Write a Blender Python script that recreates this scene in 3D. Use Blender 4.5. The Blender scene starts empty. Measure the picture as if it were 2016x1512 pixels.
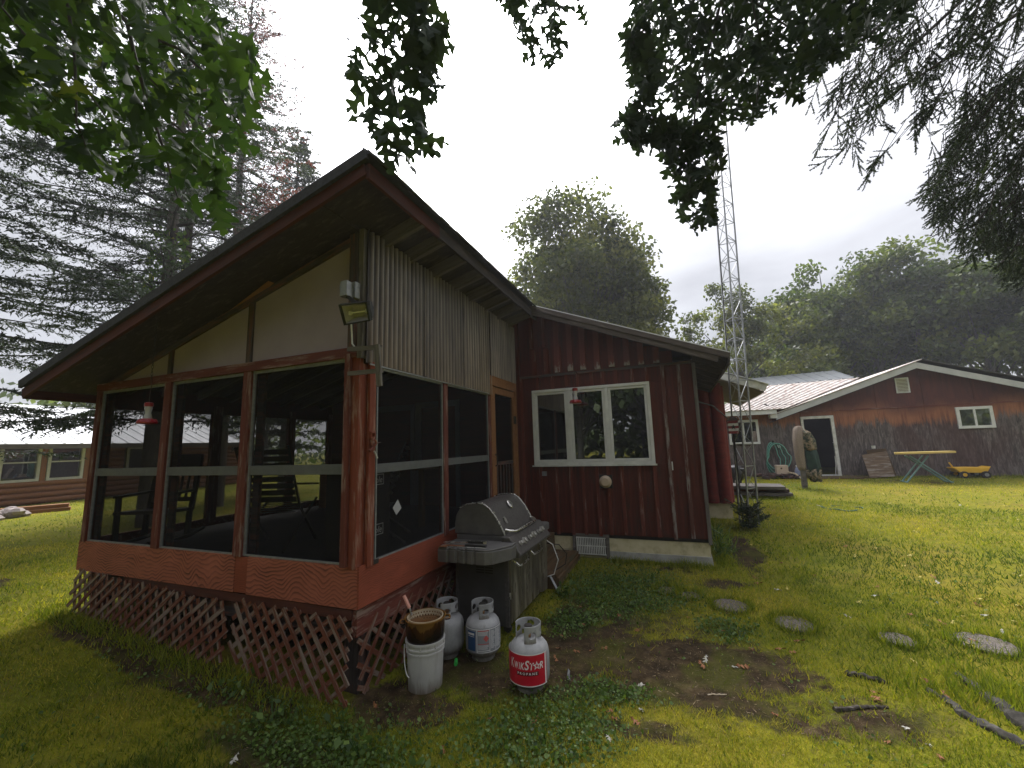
import bpy, math, random
import numpy as np
from mathutils import Vector, Matrix
R=math.radians
random.seed(7); rng=np.random.default_rng(7)
sc=bpy.context.scene; COL=sc.collection
# ------------------------------------------------------------------ camera
CZ=1.82
yaw,pitch,roll,FPX=R(-21.387),R(8.421),R(1.883),812.3
def cam_axes():
    f=np.array([math.sin(yaw)*math.cos(pitch),math.cos(yaw)*math.cos(pitch),math.sin(pitch)])
    rt=np.array([math.cos(yaw),-math.sin(yaw),0]); dn=np.cross(f,rt)
    return np.array([math.cos(roll)*rt+math.sin(roll)*dn, -math.sin(roll)*rt+math.cos(roll)*dn, f])
CM=cam_axes()
cd=bpy.data.cameras.new('camera'); cam=bpy.data.objects.new('camera',cd); COL.objects.link(cam)
cd.sensor_width=36; cd.lens=FPX/2016*36; cd.clip_start=.05; cd.clip_end=2000
m4=Matrix.Identity(4)
for i in range(3):
    m4[i][0]=CM[0][i]; m4[i][1]=-CM[1][i]; m4[i][2]=-CM[2][i]
m4.translation=(0,0,CZ); cam.matrix_world=m4; sc.camera=cam
# ------------------------------------------------------------------ sky, sun, exposure
SUN_AZ,SUN_EL=-26,50
W=bpy.data.worlds.new('World'); sc.world=W; W.use_nodes=True
wn=W.node_tree.nodes; wl=W.node_tree.links; wn.clear()
def wnode(t,**k):
    n=wn.new(t)
    for a,b in k.items(): setattr(n,a,b)
    return n
sky=wnode('ShaderNodeTexSky',sky_type='NISHITA',sun_disc=False); sky.sun_elevation=R(SUN_EL); sky.sun_rotation=R(SUN_AZ)
b1=wnode('ShaderNodeBackground'); b1.inputs[1].default_value=.10; wl.new(sky.outputs[0],b1.inputs[0])
tc=wnode('ShaderNodeTexCoord')
dt=wnode('ShaderNodeVectorMath',operation='DOT_PRODUCT'); wl.new(tc.outputs['Generated'],dt.inputs[0])
dt.inputs[1].default_value=(math.sin(R(SUN_AZ))*math.cos(R(SUN_EL)),math.cos(R(SUN_AZ))*math.cos(R(SUN_EL)),math.sin(R(SUN_EL)))
mr=wnode('ShaderNodeMapRange'); mr.inputs[1].default_value=-.2; mr.inputs[2].default_value=1; mr.inputs[3].default_value=0; mr.inputs[4].default_value=1
wl.new(dt.outputs['Value'],mr.inputs[0])
pw=wnode('ShaderNodeMath',operation='POWER'); pw.inputs[1].default_value=26.0; wl.new(mr.outputs[0],pw.inputs[0])
sz=wnode('ShaderNodeSeparateXYZ'); wl.new(tc.outputs['Generated'],sz.inputs[0])
mz=wnode('ShaderNodeMapRange'); mz.inputs[1].default_value=0; mz.inputs[2].default_value=1; mz.inputs[3].default_value=.17; mz.inputs[4].default_value=.78
wl.new(sz.outputs[2],mz.inputs[0])
mp=wnode('ShaderNodeMapping'); mp.inputs['Scale'].default_value=(1.5,1.5,4.2); mp.inputs['Location'].default_value=(.35,.6,.2); wl.new(tc.outputs['Generated'],mp.inputs[0])
nz=wnode('ShaderNodeTexNoise'); nz.inputs['Scale'].default_value=1.3; nz.inputs['Detail'].default_value=5; nz.inputs['Roughness'].default_value=.5; wl.new(mp.outputs[0],nz.inputs['Vector'])
mn=wnode('ShaderNodeMapRange'); mn.inputs[1].default_value=.3; mn.inputs[2].default_value=.7; mn.inputs[3].default_value=.52; mn.inputs[4].default_value=1.2
wl.new(nz.outputs[0],mn.inputs[0])
mu=wnode('ShaderNodeMath',operation='MULTIPLY'); wl.new(mz.outputs[0],mu.inputs[0]); wl.new(mn.outputs[0],mu.inputs[1])
ad=wnode('ShaderNodeMath',operation='MULTIPLY_ADD'); wl.new(pw.outputs[0],ad.inputs[0]); ad.inputs[1].default_value=6.0; wl.new(mu.outputs[0],ad.inputs[2])
b2=wnode('ShaderNodeBackground'); b2.inputs[0].default_value=(.955,.955,1,1); wl.new(ad.outputs[0],b2.inputs[1])
mxs=wnode('ShaderNodeMixShader'); mxs.inputs[0].default_value=.93; wl.new(b1.outputs[0],mxs.inputs[1]); wl.new(b2.outputs[0],mxs.inputs[2])
wo=wnode('ShaderNodeOutputWorld'); wl.new(mxs.outputs[0],wo.inputs[0])
sd=bpy.data.lights.new('sun','SUN'); sd.energy=1.5; sd.angle=R(24); sd.color=(1,.96,.9)
sun=bpy.data.objects.new('sun',sd); COL.objects.link(sun)
sv=Vector((math.sin(R(SUN_AZ))*math.cos(R(SUN_EL)),math.cos(R(SUN_AZ))*math.cos(R(SUN_EL)),math.sin(R(SUN_EL))))
sun.rotation_euler=sv.to_track_quat('Z','Y').to_euler(); sun.location=(0,0,30)
vs=sc.view_settings; vs.view_transform='Standard'; vs.look='None'; vs.exposure=1.38; vs.gamma=1; vs.use_curve_mapping=False
sc.cycles.use_denoising=True; sc.cycles.use_adaptive_sampling=False; sc.cycles.denoising_prefilter="ACCURATE"; sc.cycles.max_bounces=8; sc.cycles.transparent_max_bounces=24; sc.cycles.diffuse_bounces=3
sc.cycles.caustics_reflective=False; sc.cycles.caustics_refractive=False
# ------------------------------------------------------------------ projection helpers (pixel of the photograph + a real plane -> place)
def ray(px,py): return CM.T@np.array([(px-1008)/FPX,(py-756)/FPX,1.0])
C0=np.array([0,0,CZ])
def P(px,py,dep): return C0+ray(px,py)*dep
def onX(px,py,X): d=ray(px,py); return C0+d*X/d[0]
def onY(px,py,Y): d=ray(px,py); return C0+d*Y/d[1]
def onZ(px,py,Z): d=ray(px,py); return C0+d*(Z-CZ)/d[2]
# ------------------------------------------------------------------ object helpers
WM={}
def setp(o,**k):
    for a,b in k.items():
        if b is not None: o[a]=b
def thing(name,label,cat,loc,group=None,rz=0):
    o=bpy.data.objects.new(name,None); COL.objects.link(o); o.empty_display_size=.1
    m=Matrix.Translation(Vector([float(c) for c in loc]))@Matrix.Rotation(rz,4,'Z'); o.matrix_basis=m; WM[o.name]=m
    setp(o,label=label,category=cat,group=group); return o
def place(o,parent,world):
    COL.objects.link(o)
    if parent is not None:
        o.parent=parent; o.matrix_basis=WM[parent.name].inverted()@world
    else: o.matrix_basis=world
    WM[o.name]=world
class MB:
    def __init__(s): s.v=[]; s.f=[]
    def add(s,vs,fs):
        b=len(s.v); s.v+=[tuple(float(c) for c in v) for v in vs]; s.f+=[tuple(b+i for i in f) for f in fs]; return s
    def box(s,c,d,rot=None):
        c=Vector(c); vs=[]
        for x in (-.5,.5):
            for y in (-.5,.5):
                for z in (-.5,.5):
                    p=Vector((x*d[0],y*d[1],z*d[2]))
                    if rot is not None: p=rot@p
                    vs.append(c+p)
        return s.add(vs,[(0,1,3,2),(4,6,7,5),(0,4,5,1),(2,3,7,6),(0,2,6,4),(1,5,7,3)])
    def bx(s,a,b): # two corners
        a=np.array(a,float); b=np.array(b,float); return s.box((a+b)/2,np.abs(b-a))
    def beam(s,p0,p1,w,h,up=(0,0,1)):
        p0=Vector(p0);p1=Vector(p1);x=(p1-p0);L=x.length;x.normalize();y=Vector(up).cross(x)
        if y.length<1e-5: y=Vector((1,0,0)).cross(x)
        y.normalize(); z=x.cross(y); rot=Matrix((x,y,z)).transposed()
        return s.box((p0+p1)/2,(L,w,h),rot)
    def tube(s,pts,r,n=8,cap=True):
        pts=[Vector([float(c) for c in p]) for p in pts]; rr=r if hasattr(r,'__len__') else [r]*len(pts)
        vs=[];fs=[];pn=None
        for i,p in enumerate(pts):
            t=(pts[min(i+1,len(pts)-1)]-pts[max(i-1,0)])
            t.normalize()
            if pn is None:
                a=Vector((0,0,1)) if abs(t.z)<.9 else Vector((1,0,0)); nn=t.cross(a).normalized()
            else:
                nn=(pn-t*pn.dot(t)); 
                if nn.length<1e-6: nn=t.orthogonal()
                nn.normalize()
            pn=nn; bb=t.cross(nn)
            for k in range(n):
                a=2*math.pi*k/n; vs.append(p+(nn*math.cos(a)+bb*math.sin(a))*rr[i])
        for i in range(len(pts)-1):
            for k in range(n): fs.append((i*n+k,i*n+(k+1)%n,(i+1)*n+(k+1)%n,(i+1)*n+k))
        if cap: fs.append(tuple(range(n-1,-1,-1))); fs.append(tuple((len(pts)-1)*n+k for k in range(n)))
        return s.add(vs,fs)
    def rough(s,n0,amp):
        for i in range(n0,len(s.v)): s.v[i]=tuple(c+random.uniform(-amp,amp) for c in s.v[i])
        return s
    def lathe(s,prof,n=24,c=(0,0,0),capb=True,capt=True):
        vs=[];fs=[]
        for r,z in prof:
            for k in range(n):
                a=2*math.pi*k/n; vs.append((c[0]+r*math.cos(a),c[1]+r*math.sin(a),c[2]+z))
        for i in range(len(prof)-1):
            for k in range(n): fs.append((i*n+k,i*n+(k+1)%n,(i+1)*n+(k+1)%n,(i+1)*n+k))
        if capb: fs.append(tuple(range(n-1,-1,-1)))
        if capt: fs.append(tuple((len(prof)-1)*n+k for k in range(n)))
        return s.add(vs,fs)
    def prism(s,poly,off): # poly: 3d points (planar), off: extrude vector
        n=len(poly); a=[Vector(p) for p in poly]; o=Vector(off); vs=a+[p+o for p in a]
        fs=[tuple(range(n)),tuple(range(2*n-1,n-1,-1))]+[(i,i+n,(i+1)%n+n,(i+1)%n) for i in range(n)]
        return s.add(vs,fs)
    def build(s,name,mat,parent=None,label=None,smooth=False,kind=None,bevel=0):
        me=bpy.data.meshes.new(name); w=WM[parent.name] if parent is not None else Matrix.Identity(4); wi=w.inverted()
        me.from_pydata([wi@Vector(v) for v in s.v],[],s.f)
        import bmesh
        bm=bmesh.new(); bm.from_mesh(me); bmesh.ops.recalc_face_normals(bm,faces=bm.faces); bm.to_mesh(me); bm.free()
        me.materials.append(mat)
        if smooth: me.polygons.foreach_set('use_smooth',[True]*len(me.polygons)); me.set_sharp_from_angle(angle=R(40))
        o=bpy.data.objects.new(name,me); place(o,parent,w); setp(o,label=label,kind=kind)
        if bevel:
            b=o.modifiers.new('bevel','BEVEL'); b.width=bevel; b.segments=2; b.limit_method='ANGLE'
        return o
PC={}
def plank(name,parent,mat,p0,p1,w,t,up=(0,0,1),label=None):
    """a board: local X along its length, Y its width, Z its thickness; alike boards share one mesh"""
    p0=Vector([float(c) for c in p0]);p1=Vector([float(c) for c in p1]);x=p1-p0;L=x.length;x.normalize();y=Vector(up).cross(x)
    if y.length<1e-5: y=Vector((0,1,0)).cross(x)
    y.normalize();z=x.cross(y); z.normalize()
    key=(name,round(L,2),round(w,3),round(t,3),mat.name)
    if key not in PC:
        m=MB().box((0,0,0),(L,w,t)); me=bpy.data.meshes.new(name); me.from_pydata(m.v,[],m.f); me.materials.append(mat); PC[key]=me
    o=bpy.data.objects.new(name,PC[key]); rot=Matrix((x,y,z)).transposed().to_4x4(); place(o,parent,Matrix.Translation((p0+p1)/2)@rot)
    if label: o['label']=label
    return o
def dup(o,parent=None,world=None):
    c=o.copy(); COL.objects.link(c)
    if parent is not None: c.parent=parent; WM[c.name]=WM[parent.name]@c.matrix_basis
    else: c.matrix_basis=world; WM[c.name]=world
    for ch in o.children: dup(ch,c)
    return c
def np_mesh(name,V,F,mat,parent=None,rnd=None,kind=None,label=None,extra=None):
    me=bpy.data.meshes.new(name); V=np.asarray(V,np.float32).reshape(-1,3); F=np.asarray(F,np.int32); k=F.shape[1]
    if parent is not None:
        wi=np.array(WM[parent.name].inverted()); V=V@wi[:3,:3].T.astype(np.float32)+wi[:3,3].astype(np.float32)
    me.vertices.add(len(V)); me.vertices.foreach_set('co',V.ravel())
    me.loops.add(F.size); me.loops.foreach_set('vertex_index',F.ravel())
    me.polygons.add(len(F)); me.polygons.foreach_set('loop_start',np.arange(0,F.size,k,dtype=np.int32))
    for an,av in (('rnd',rnd),)+tuple((extra or {}).items()):
        if av is not None:
            at=me.attributes.new(an,'FLOAT','POINT'); at.data.foreach_set('value',np.asarray(av,np.float32).ravel())
    me.update(); me.validate(); me.materials.append(mat)
    o=bpy.data.objects.new(name,me); place(o,parent,WM[parent.name] if parent is not None else Matrix.Identity(4)); setp(o,kind=kind,label=label); return o
# ------------------------------------------------------------------ materials
def newmat(name):
    m=bpy.data.materials.new(name); m.use_nodes=True; nt=m.node_tree; return m,nt,nt.nodes['Principled BSDF']
def nn(nt,t,ins=None,**k):
    n=nt.nodes.new(t)
    for a,b in k.items(): setattr(n,a,b)
    for a,b in (ins or {}).items():
        if hasattr(b,'node'): nt.links.new(b,n.inputs[a])
        else: n.inputs[a].default_value=b
    return n
def ramp(nt,fac,stops):
    r=nt.nodes.new('ShaderNodeValToRGB'); e=r.color_ramp.elements
    while len(e)<len(stops): e.new(.5)
    for i,(p,c) in enumerate(stops): e[i].position=p; e[i].color=tuple(c)+((1,) if len(c)==3 else ())
    nt.links.new(fac,r.inputs[0]); return r.outputs[0]
def mixc(nt,f,a,b,mode='MIX'):
    n=nt.nodes.new('ShaderNodeMix'); n.data_type='RGBA'; n.blend_type=mode
    for i,v in ((0,f),(6,a),(7,b)):
        if hasattr(v,'node'): nt.links.new(v,n.inputs[i])
        else: n.inputs[i].default_value=v if i==0 else (tuple(v)+(1,))[:4]
    return n.outputs[2]
def coords(nt,scale=(1,1,1),rand=True,kind='Object'):
    t=nn(nt,'ShaderNodeTexCoord'); v=t.outputs[kind]
    if rand:
        oi=nn(nt,'ShaderNodeObjectInfo'); m=nn(nt,'ShaderNodeMath',{0:oi.outputs['Random'],1:57.0},operation='MULTIPLY')
        v=nn(nt,'ShaderNodeVectorMath',{0:v,1:m.outputs[0]},operation='ADD').outputs[0]
    return nn(nt,'ShaderNodeMapping',{'Vector':v,'Scale':scale}).outputs[0]
def noise(nt,v,scale,detail=4,rough=.55,dist=0):
    return nn(nt,'ShaderNodeTexNoise',{'Vector':v,'Scale':scale,'Detail':detail,'Roughness':rough,'Distortion':dist}).outputs[0]
def bump(nt,b,h,strength=.3,dist=.01):
    n=nn(nt,'ShaderNodeBump',{'Height':h,'Strength':strength,'Distance':dist}); nt.links.new(n.outputs[0],b.inputs['Normal'])
def wood(name,a,b_,worn=None,amt=.5,grain=1,rough=.75,hue=.0,bumps=.35,spec=.25):
    m,nt,b=newmat(name); v=coords(nt,(1.6*grain,26*grain,26*grain)); n1=noise(nt,v,1.2,5,.6,.4); c=ramp(nt,n1,[(.3,a),(.7,b_)])
    n3=noise(nt,coords(nt,(.9,3,3)),1.5,3); c=mixc(nt,nn(nt,'ShaderNodeMath',{0:n3,1:.35},operation='MULTIPLY').outputs[0],c,tuple(x*.55 for x in a))
    if worn:
        n2=noise(nt,coords(nt,(1.1,9,9)),2.2,6,.7); f=ramp(nt,n2,[(max(0,.62-amt*.3),(0,0,0)),(min(1,.72-amt*.25),(1,1,1))]); c=mixc(nt,f,c,worn)
    nt.links.new(c,b.inputs['Base Color']); b.inputs['Roughness'].default_value=rough; b.inputs['Specular IOR Level'].default_value=spec; bump(nt,b,n1,bumps,.004); return m
def plain(name,cols,scale=8,rough=.5,metal=0,bmp=.1,spec=.4,sc3=(1,1,1),rrange=None,detail=5):
    m,nt,b=newmat(name); n1=noise(nt,coords(nt,sc3),scale,detail,.6)
    k=len(cols); nt.links.new(ramp(nt,n1,[(.3+.4*i/max(1,k-1),c) for i,c in enumerate(cols)] if k>1 else [(0,cols[0]),(1,cols[0])]),b.inputs['Base Color'])
    b.inputs['Roughness'].default_value=rough; b.inputs['Metallic'].default_value=metal; b.inputs['Specular IOR Level'].default_value=spec
    if rrange: nt.links.new(nn(nt,'ShaderNodeMapRange',{0:noise(nt,coords(nt,sc3),scale*2.3,4),1:.3,2:.7,3:rrange[0],4:rrange[1]}).outputs[0],b.inputs['Roughness'])
    if bmp: bump(nt,b,n1,bmp,.004)
    return m
def leafy(name,stops,trans=.35,rough=.5,spec=.3):
    m,nt,b=newmat(name); a=nn(nt,'ShaderNodeAttribute',attribute_name='rnd'); c=ramp(nt,a.outputs['Fac'],stops)
    nt.links.new(c,b.inputs['Base Color']); b.inputs['Roughness'].default_value=rough; b.inputs['Specular IOR Level'].default_value=spec
    t=nn(nt,'ShaderNodeBsdfTranslucent'); c2=mixc(nt,1.0,c,(1.6,1.7,.7),'MULTIPLY'); nt.links.new(c2,t.inputs[0])
    mx=nn(nt,'ShaderNodeMixShader',{0:trans}); nt.links.new(b.outputs[0],mx.inputs[1]); nt.links.new(t.outputs[0],mx.inputs[2])
    nt.links.new(mx.outputs[0],nt.nodes['Material Output'].inputs[0]); return m
RED=wood('red_stained_wood',(.10,.026,.017),(.165,.046,.030),(.24,.165,.135),.34)
REDP=wood('red_painted_post',(.155,.038,.020),(.22,.056,.029),(.27,.165,.125),.3,bumps=.2)
SIDE=wood('dark_red_siding',(.062,.0135,.0075),(.115,.0245,.0125),(.045,.019,.012),.3,bumps=.3,rough=.65)
BATT=wood('batten_wood',(.10,.024,.015),(.155,.040,.024),(.20,.13,.11),.25)
BATW=wood('weathered_batten',(.09,.025,.018),(.13,.06,.045),(.22,.19,.17),.5)
GREY=wood('grey_weathered_wood',(.10,.09,.08),(.19,.172,.155),(.06,.052,.046),.3)
DGREY=wood('dark_weathered_wood',(.035,.028,.026),(.10,.083,.076),(.14,.06,.042),.45)
FASC=wood('red_brown_fascia',(.065,.020,.013),(.105,.033,.021),(.05,.024,.019),.4)
LATW=wood('lattice_wood',(.105,.033,.017),(.19,.064,.034),(.21,.165,.13),.5)
NEWW=wood('new_orange_wood',(.22,.10,.04),(.31,.155,.068),(.18,.08,.032),.2)
BRNW=wood('brown_deck_wood',(.075,.045,.022),(.14,.085,.04),(.06,.06,.035),.35)
SOFF=wood('dark_soffit_board',(.034,.027,.027),(.055,.044,.043),(.08,.064,.058),.3)
BARGE=wood('grey_brown_barge_board',(.075,.06,.055),(.115,.092,.084),(.15,.13,.12),.3)
ALU=plain('screen_frame_metal',[(.20,.205,.21),(.29,.30,.30)],30,.45,.35,.03)
RAILM=plain('grey_rail_paint',[(.085,.09,.092),(.115,.12,.122)],14,.55,0,.05)
WHT=plain('white_vinyl',[(.52,.53,.53),(.66,.67,.67)],6,.4,0,.02)
WHTD=plain('dirty_white_paint',[(.42,.42,.40),(.68,.68,.66)],9,.5,0,.05)
BLK=plain('black_shingle_edge',[(.018,.019,.021),(.04,.042,.046)],40,.75,0,.3)
SHING=plain('dark_asphalt_shingle',[(.035,.036,.038),(.09,.09,.092)],90,.9,0,.5)
TAN=plain('tan_panel_board',[(.265,.215,.265),(.315,.26,.315)],3,.6,0,.03)
FOUND=plain('pale_yellow_foundation',[(.36,.31,.18),(.58,.52,.34),(.66,.60,.43)],5,.85,0,.5)
FOUNDG=plain('grey_foundation_foot',[(.24,.24,.22),(.42,.42,.39)],7,.9,0,.5)
BEIGE=plain('beige_plastic',[(.44,.34,.26),(.50,.40,.31)],5,.45,0,.02)
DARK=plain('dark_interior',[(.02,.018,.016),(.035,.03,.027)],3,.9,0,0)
CHAIRM=plain('black_brown_chair',[(.018,.014,.012),(.03,.024,.02)],6,.5,0,.05)
GALV=plain('galvanised_steel',[(.22,.23,.24),(.34,.35,.36)],25,.45,.5,.05)
CHROME=plain('worn_chrome',[(.5,.49,.46),(.72,.70,.66)],12,.25,.95,.02,rrange=(.15,.45))
RUST=plain('rusty_steel',[(.16,.06,.03),(.30,.14,.07)],20,.8,.2,.3)
def mat_screen():
    m,nt,b=newmat('insect_screen'); nt.nodes.remove(b); t=nn(nt,'ShaderNodeBsdfTransparent',{0:(1,1,1,1)}); d=nn(nt,'ShaderNodeBsdfDiffuse',{0:(.016,.016,.016,1)})
    mx=nn(nt,'ShaderNodeMixShader',{0:.57}); nt.links.new(t.outputs[0],mx.inputs[1]); nt.links.new(d.outputs[0],mx.inputs[2]); nt.links.new(mx.outputs[0],nt.nodes['Material Output'].inputs[0]); return m
SCREEN=mat_screen()
def mat_glass(name,tint=.25,ior=1.75):
    m,nt,b=newmat(name); nt.nodes.remove(b); t=nn(nt,'ShaderNodeBsdfTransparent',{0:(tint,tint,tint*.97,1)}); g=nn(nt,'ShaderNodeBsdfGlossy',{'Color':(.92,.95,.93,1),'Roughness':.012})
    fr=nn(nt,'ShaderNodeFresnel',{'IOR':ior}); f2=nn(nt,'ShaderNodeMath',{0:fr.outputs[0],1:3.4},operation='MULTIPLY',use_clamp=True)
    nv=noise(nt,coords(nt,(1,1,1)),2.5,2); bp=nn(nt,'ShaderNodeBump',{'Height':nv,'Strength':.02,'Distance':.02}); nt.links.new(bp.outputs[0],g.inputs['Normal'])
    mx=nn(nt,'ShaderNodeMixShader',{0:f2.outputs[0]}); nt.links.new(t.outputs[0],mx.inputs[1]); nt.links.new(g.outputs[0],mx.inputs[2]); nt.links.new(mx.outputs[0],nt.nodes['Material Output'].inputs[0]); return m
GLASS=mat_glass('window_glass')
def mat_ply(name,a,b_,vec,cyc=32,warp=.5):
    """rotary-cut plywood face: sharp latewood lines running along the sheet, bent into nested arches"""
    m,nt,b=newmat(name); n0=noise(nt,coords(nt,vec),1.0,2,.5); n1=noise(nt,coords(nt,tuple(x*4 for x in vec)),1.0,3,.5); sy=nn(nt,'ShaderNodeSeparateXYZ',{0:nn(nt,'ShaderNodeTexCoord').outputs['Object']})
    s1=nn(nt,'ShaderNodeMath',{0:n0,1:warp,2:sy.outputs[1]},operation='MULTIPLY_ADD'); s2=nn(nt,'ShaderNodeMath',{0:n1,1:.035,2:s1.outputs[0]},operation='MULTIPLY_ADD'); s3=nn(nt,'ShaderNodeMath',{0:s2.outputs[0],1:cyc},operation='MULTIPLY'); w=nn(nt,'ShaderNodeMath',{0:s3.outputs[0]},operation='FRACT'); k=ramp(nt,w.outputs[0],[(.0,(0,0,0)),(.45,(.12,.12,.12)),(.82,(1,1,1)),(.93,(.85,.85,.85)),(1,(0,0,0))])
    amp=nn(nt,'ShaderNodeMapRange',{0:noise(nt,coords(nt,(2,5,5)),1.3,4,.6),1:.3,2:.62,3:.15,4:1}); pf=nn(nt,'ShaderNodeMath',{0:k,1:amp.outputs[0]},operation='MULTIPLY'); fine=noise(nt,coords(nt,(6,120,120)),1,4,.7); bl=noise(nt,coords(nt,(2,3,3)),1.5,4)
    c=mixc(nt,pf.outputs[0],b_,a); c=mixc(nt,nn(nt,'ShaderNodeMapRange',{0:fine,1:.35,2:.7,3:0,4:.5}).outputs[0],c,tuple(x*.5 for x in b_)); c=mixc(nt,nn(nt,'ShaderNodeMapRange',{0:bl,1:.5,2:.75,3:0,4:.4}).outputs[0],c,tuple(x*1.5 for x in b_))
    nt.links.new(c,b.inputs['Base Color']); b.inputs['Roughness'].default_value=.62; b.inputs['Specular IOR Level'].default_value=.3; bump(nt,b,pf.outputs[0],.15,.003); return m
PLYR=mat_ply('stained_plywood',(.055,.015,.010),(.37,.115,.070),(2.3,1.0,1.0),30,.55)
PLYS=mat_ply('stained_plywood_fine',(.15,.032,.017),(.27,.068,.036),(2.5,2,2),60,.3)
def mat_garage():
    m,nt,b=newmat('peeling_plywood_siding'); t=nn(nt,'ShaderNodeTexCoord'); s=nn(nt,'ShaderNodeSeparateXYZ',{0:t.outputs['Object']})
    v=nn(nt,'ShaderNodeMapping',{'Vector':t.outputs['Object'],'Scale':(9,9,.9)}).outputs[0]; n1=noise(nt,v,1.2,6,.7,.6); n2=noise(nt,nn(nt,'ShaderNodeMapping',{'Vector':t.outputs['Object'],'Scale':(1,1,.6)}).outputs[0],.7,3)
    h=nn(nt,'ShaderNodeMath',{0:n1,1:.9,2:s.outputs[2]},operation='MULTIPLY_ADD'); h2=nn(nt,'ShaderNodeMath',{0:n2,1:1.1,2:h.outputs[0]},operation='MULTIPLY_ADD')
    f=nn(nt,'ShaderNodeMapRange',{0:h2.outputs[0],1:1.2,2:4.2,3:0,4:1})
    vg=nn(nt,'ShaderNodeMapping',{'Vector':t.outputs['Object'],'Scale':(7,7,1.1)}).outputs[0]; g=noise(nt,vg,2.2,8,.75,1.2)
    grey=ramp(nt,g,[(.34,(.016,.012,.012)),(.5,(.085,.068,.064)),(.66,(.21,.175,.165))]); redn=ramp(nt,n1,[(.3,(.05,.012,.009)),(.7,(.095,.025,.016))]); orn=ramp(nt,n1,[(.3,(.11,.03,.015)),(.55,(.26,.10,.045)),(.75,(.34,.155,.075))])
    low=ramp(nt,noise(nt,v,.6,4),[(.4,(.06,.05,.05)),(.6,(.12,.025,.02))])
    grey2=mixc(nt,nn(nt,'ShaderNodeMapRange',{0:n2,1:.5,2:.62,3:0,4:.6}).outputs[0],grey,(.05,.014,.012))
    c=mixc(nt,nn(nt,'ShaderNodeMapRange',{0:f.outputs[0],1:.50,2:.56,3:0,4:1}).outputs[0],grey2,orn); c=mixc(nt,nn(nt,'ShaderNodeMapRange',{0:f.outputs[0],1:.62,2:.75,3:0,4:1}).outputs[0],c,redn)
    nt.links.new(c,b.inputs['Base Color']); b.inputs['Roughness'].default_value=.85; bump(nt,b,g,.4,.01); return m
GARS=mat_garage()
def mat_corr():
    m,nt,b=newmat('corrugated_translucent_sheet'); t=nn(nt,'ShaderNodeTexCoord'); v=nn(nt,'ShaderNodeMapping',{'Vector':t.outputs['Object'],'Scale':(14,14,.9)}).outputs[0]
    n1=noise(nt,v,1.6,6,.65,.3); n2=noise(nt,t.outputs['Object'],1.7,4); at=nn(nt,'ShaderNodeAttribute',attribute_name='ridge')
    r=nn(nt,'ShaderNodeMath',{0:at.outputs['Fac'],1:.62},operation='MULTIPLY'); k=nn(nt,'ShaderNodeMath',{0:n1,1:1.25,2:r.outputs[0]},operation='MULTIPLY_ADD'); k2=nn(nt,'ShaderNodeMath',{0:n2,1:.5,2:k.outputs[0]},operation='MULTIPLY_ADD')  # ridge mask: shade of the valleys put into the colour, over streaky stain
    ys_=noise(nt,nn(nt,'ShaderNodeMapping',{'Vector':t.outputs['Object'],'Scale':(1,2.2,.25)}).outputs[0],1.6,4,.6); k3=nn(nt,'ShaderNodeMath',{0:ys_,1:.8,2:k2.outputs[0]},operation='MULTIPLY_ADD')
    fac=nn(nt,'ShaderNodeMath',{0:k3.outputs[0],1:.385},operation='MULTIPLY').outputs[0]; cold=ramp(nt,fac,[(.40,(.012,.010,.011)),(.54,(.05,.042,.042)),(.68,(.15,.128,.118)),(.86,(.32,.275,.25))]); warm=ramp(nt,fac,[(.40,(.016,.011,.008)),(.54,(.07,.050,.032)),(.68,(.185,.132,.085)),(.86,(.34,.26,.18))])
    zz=nn(nt,'ShaderNodeSeparateXYZ',{0:t.outputs['Object']}); zf=nn(nt,'ShaderNodeMapRange',{0:nn(nt,'ShaderNodeMath',{0:n1,1:.5,2:zz.outputs[2]},operation='MULTIPLY_ADD').outputs[0],1:2.65,2:3.5,3:.9,4:.1}); c=mixc(nt,zf.outputs[0],cold,warm)  # golden stain low down; darker grey above, partly eave shade in the colour
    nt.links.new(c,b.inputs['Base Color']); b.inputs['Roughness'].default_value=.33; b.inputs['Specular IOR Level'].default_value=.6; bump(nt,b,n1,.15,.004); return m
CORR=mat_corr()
def mat_roofmetal(name,cols,scale,rough=.4,metal=.5):
    return plain(name,cols,scale,rough,metal,.05,sc3=(1,1,.3))
ROOFW=plain('white_metal_roof',[(.68,.69,.70),(.78,.79,.80)],1.2,.35,.1,.03)
ROOFR=plain('rust_streaked_metal_roof',[(.26,.15,.11),(.52,.47,.44),(.66,.64,.62)],4,.5,.2,.05)
ROOFG=plain('grey_metal_roof',[(.17,.185,.20),(.21,.225,.24)],2,.4,.4,.03)
LOG=wood('orange_log',(.25,.105,.045),(.38,.175,.08),(.22,.10,.05),.3)
LOGR=wood('dark_red_log',(.14,.02,.016),(.22,.035,.025),(.10,.03,.02),.3,grain=.6)
BRICKM=plain('red_brick',[(.30,.11,.06),(.42,.19,.11)],20,.9,0,.3)
BARK=plain('rough_bark',[(.035,.03,.025),(.10,.085,.07),(.15,.135,.115)],9,.95,0,.9,sc3=(3,3,.7))
BARKG=plain('grey_bark',[(.06,.06,.055),(.15,.15,.14)],8,.95,0,.8,sc3=(3,3,.7))
TWIG=plain('dark_twig_bark',[(.02,.017,.014),(.045,.038,.03)],12,.9,0,.3)
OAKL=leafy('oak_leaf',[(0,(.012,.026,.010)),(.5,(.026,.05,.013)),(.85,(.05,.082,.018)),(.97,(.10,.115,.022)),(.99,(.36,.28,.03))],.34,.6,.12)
OAKD=leafy('dark_oak_leaf',[(0,(.014,.026,.018)),(.6,(.024,.039,.024)),(1,(.036,.054,.027))],.2,.6,.12)
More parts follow.
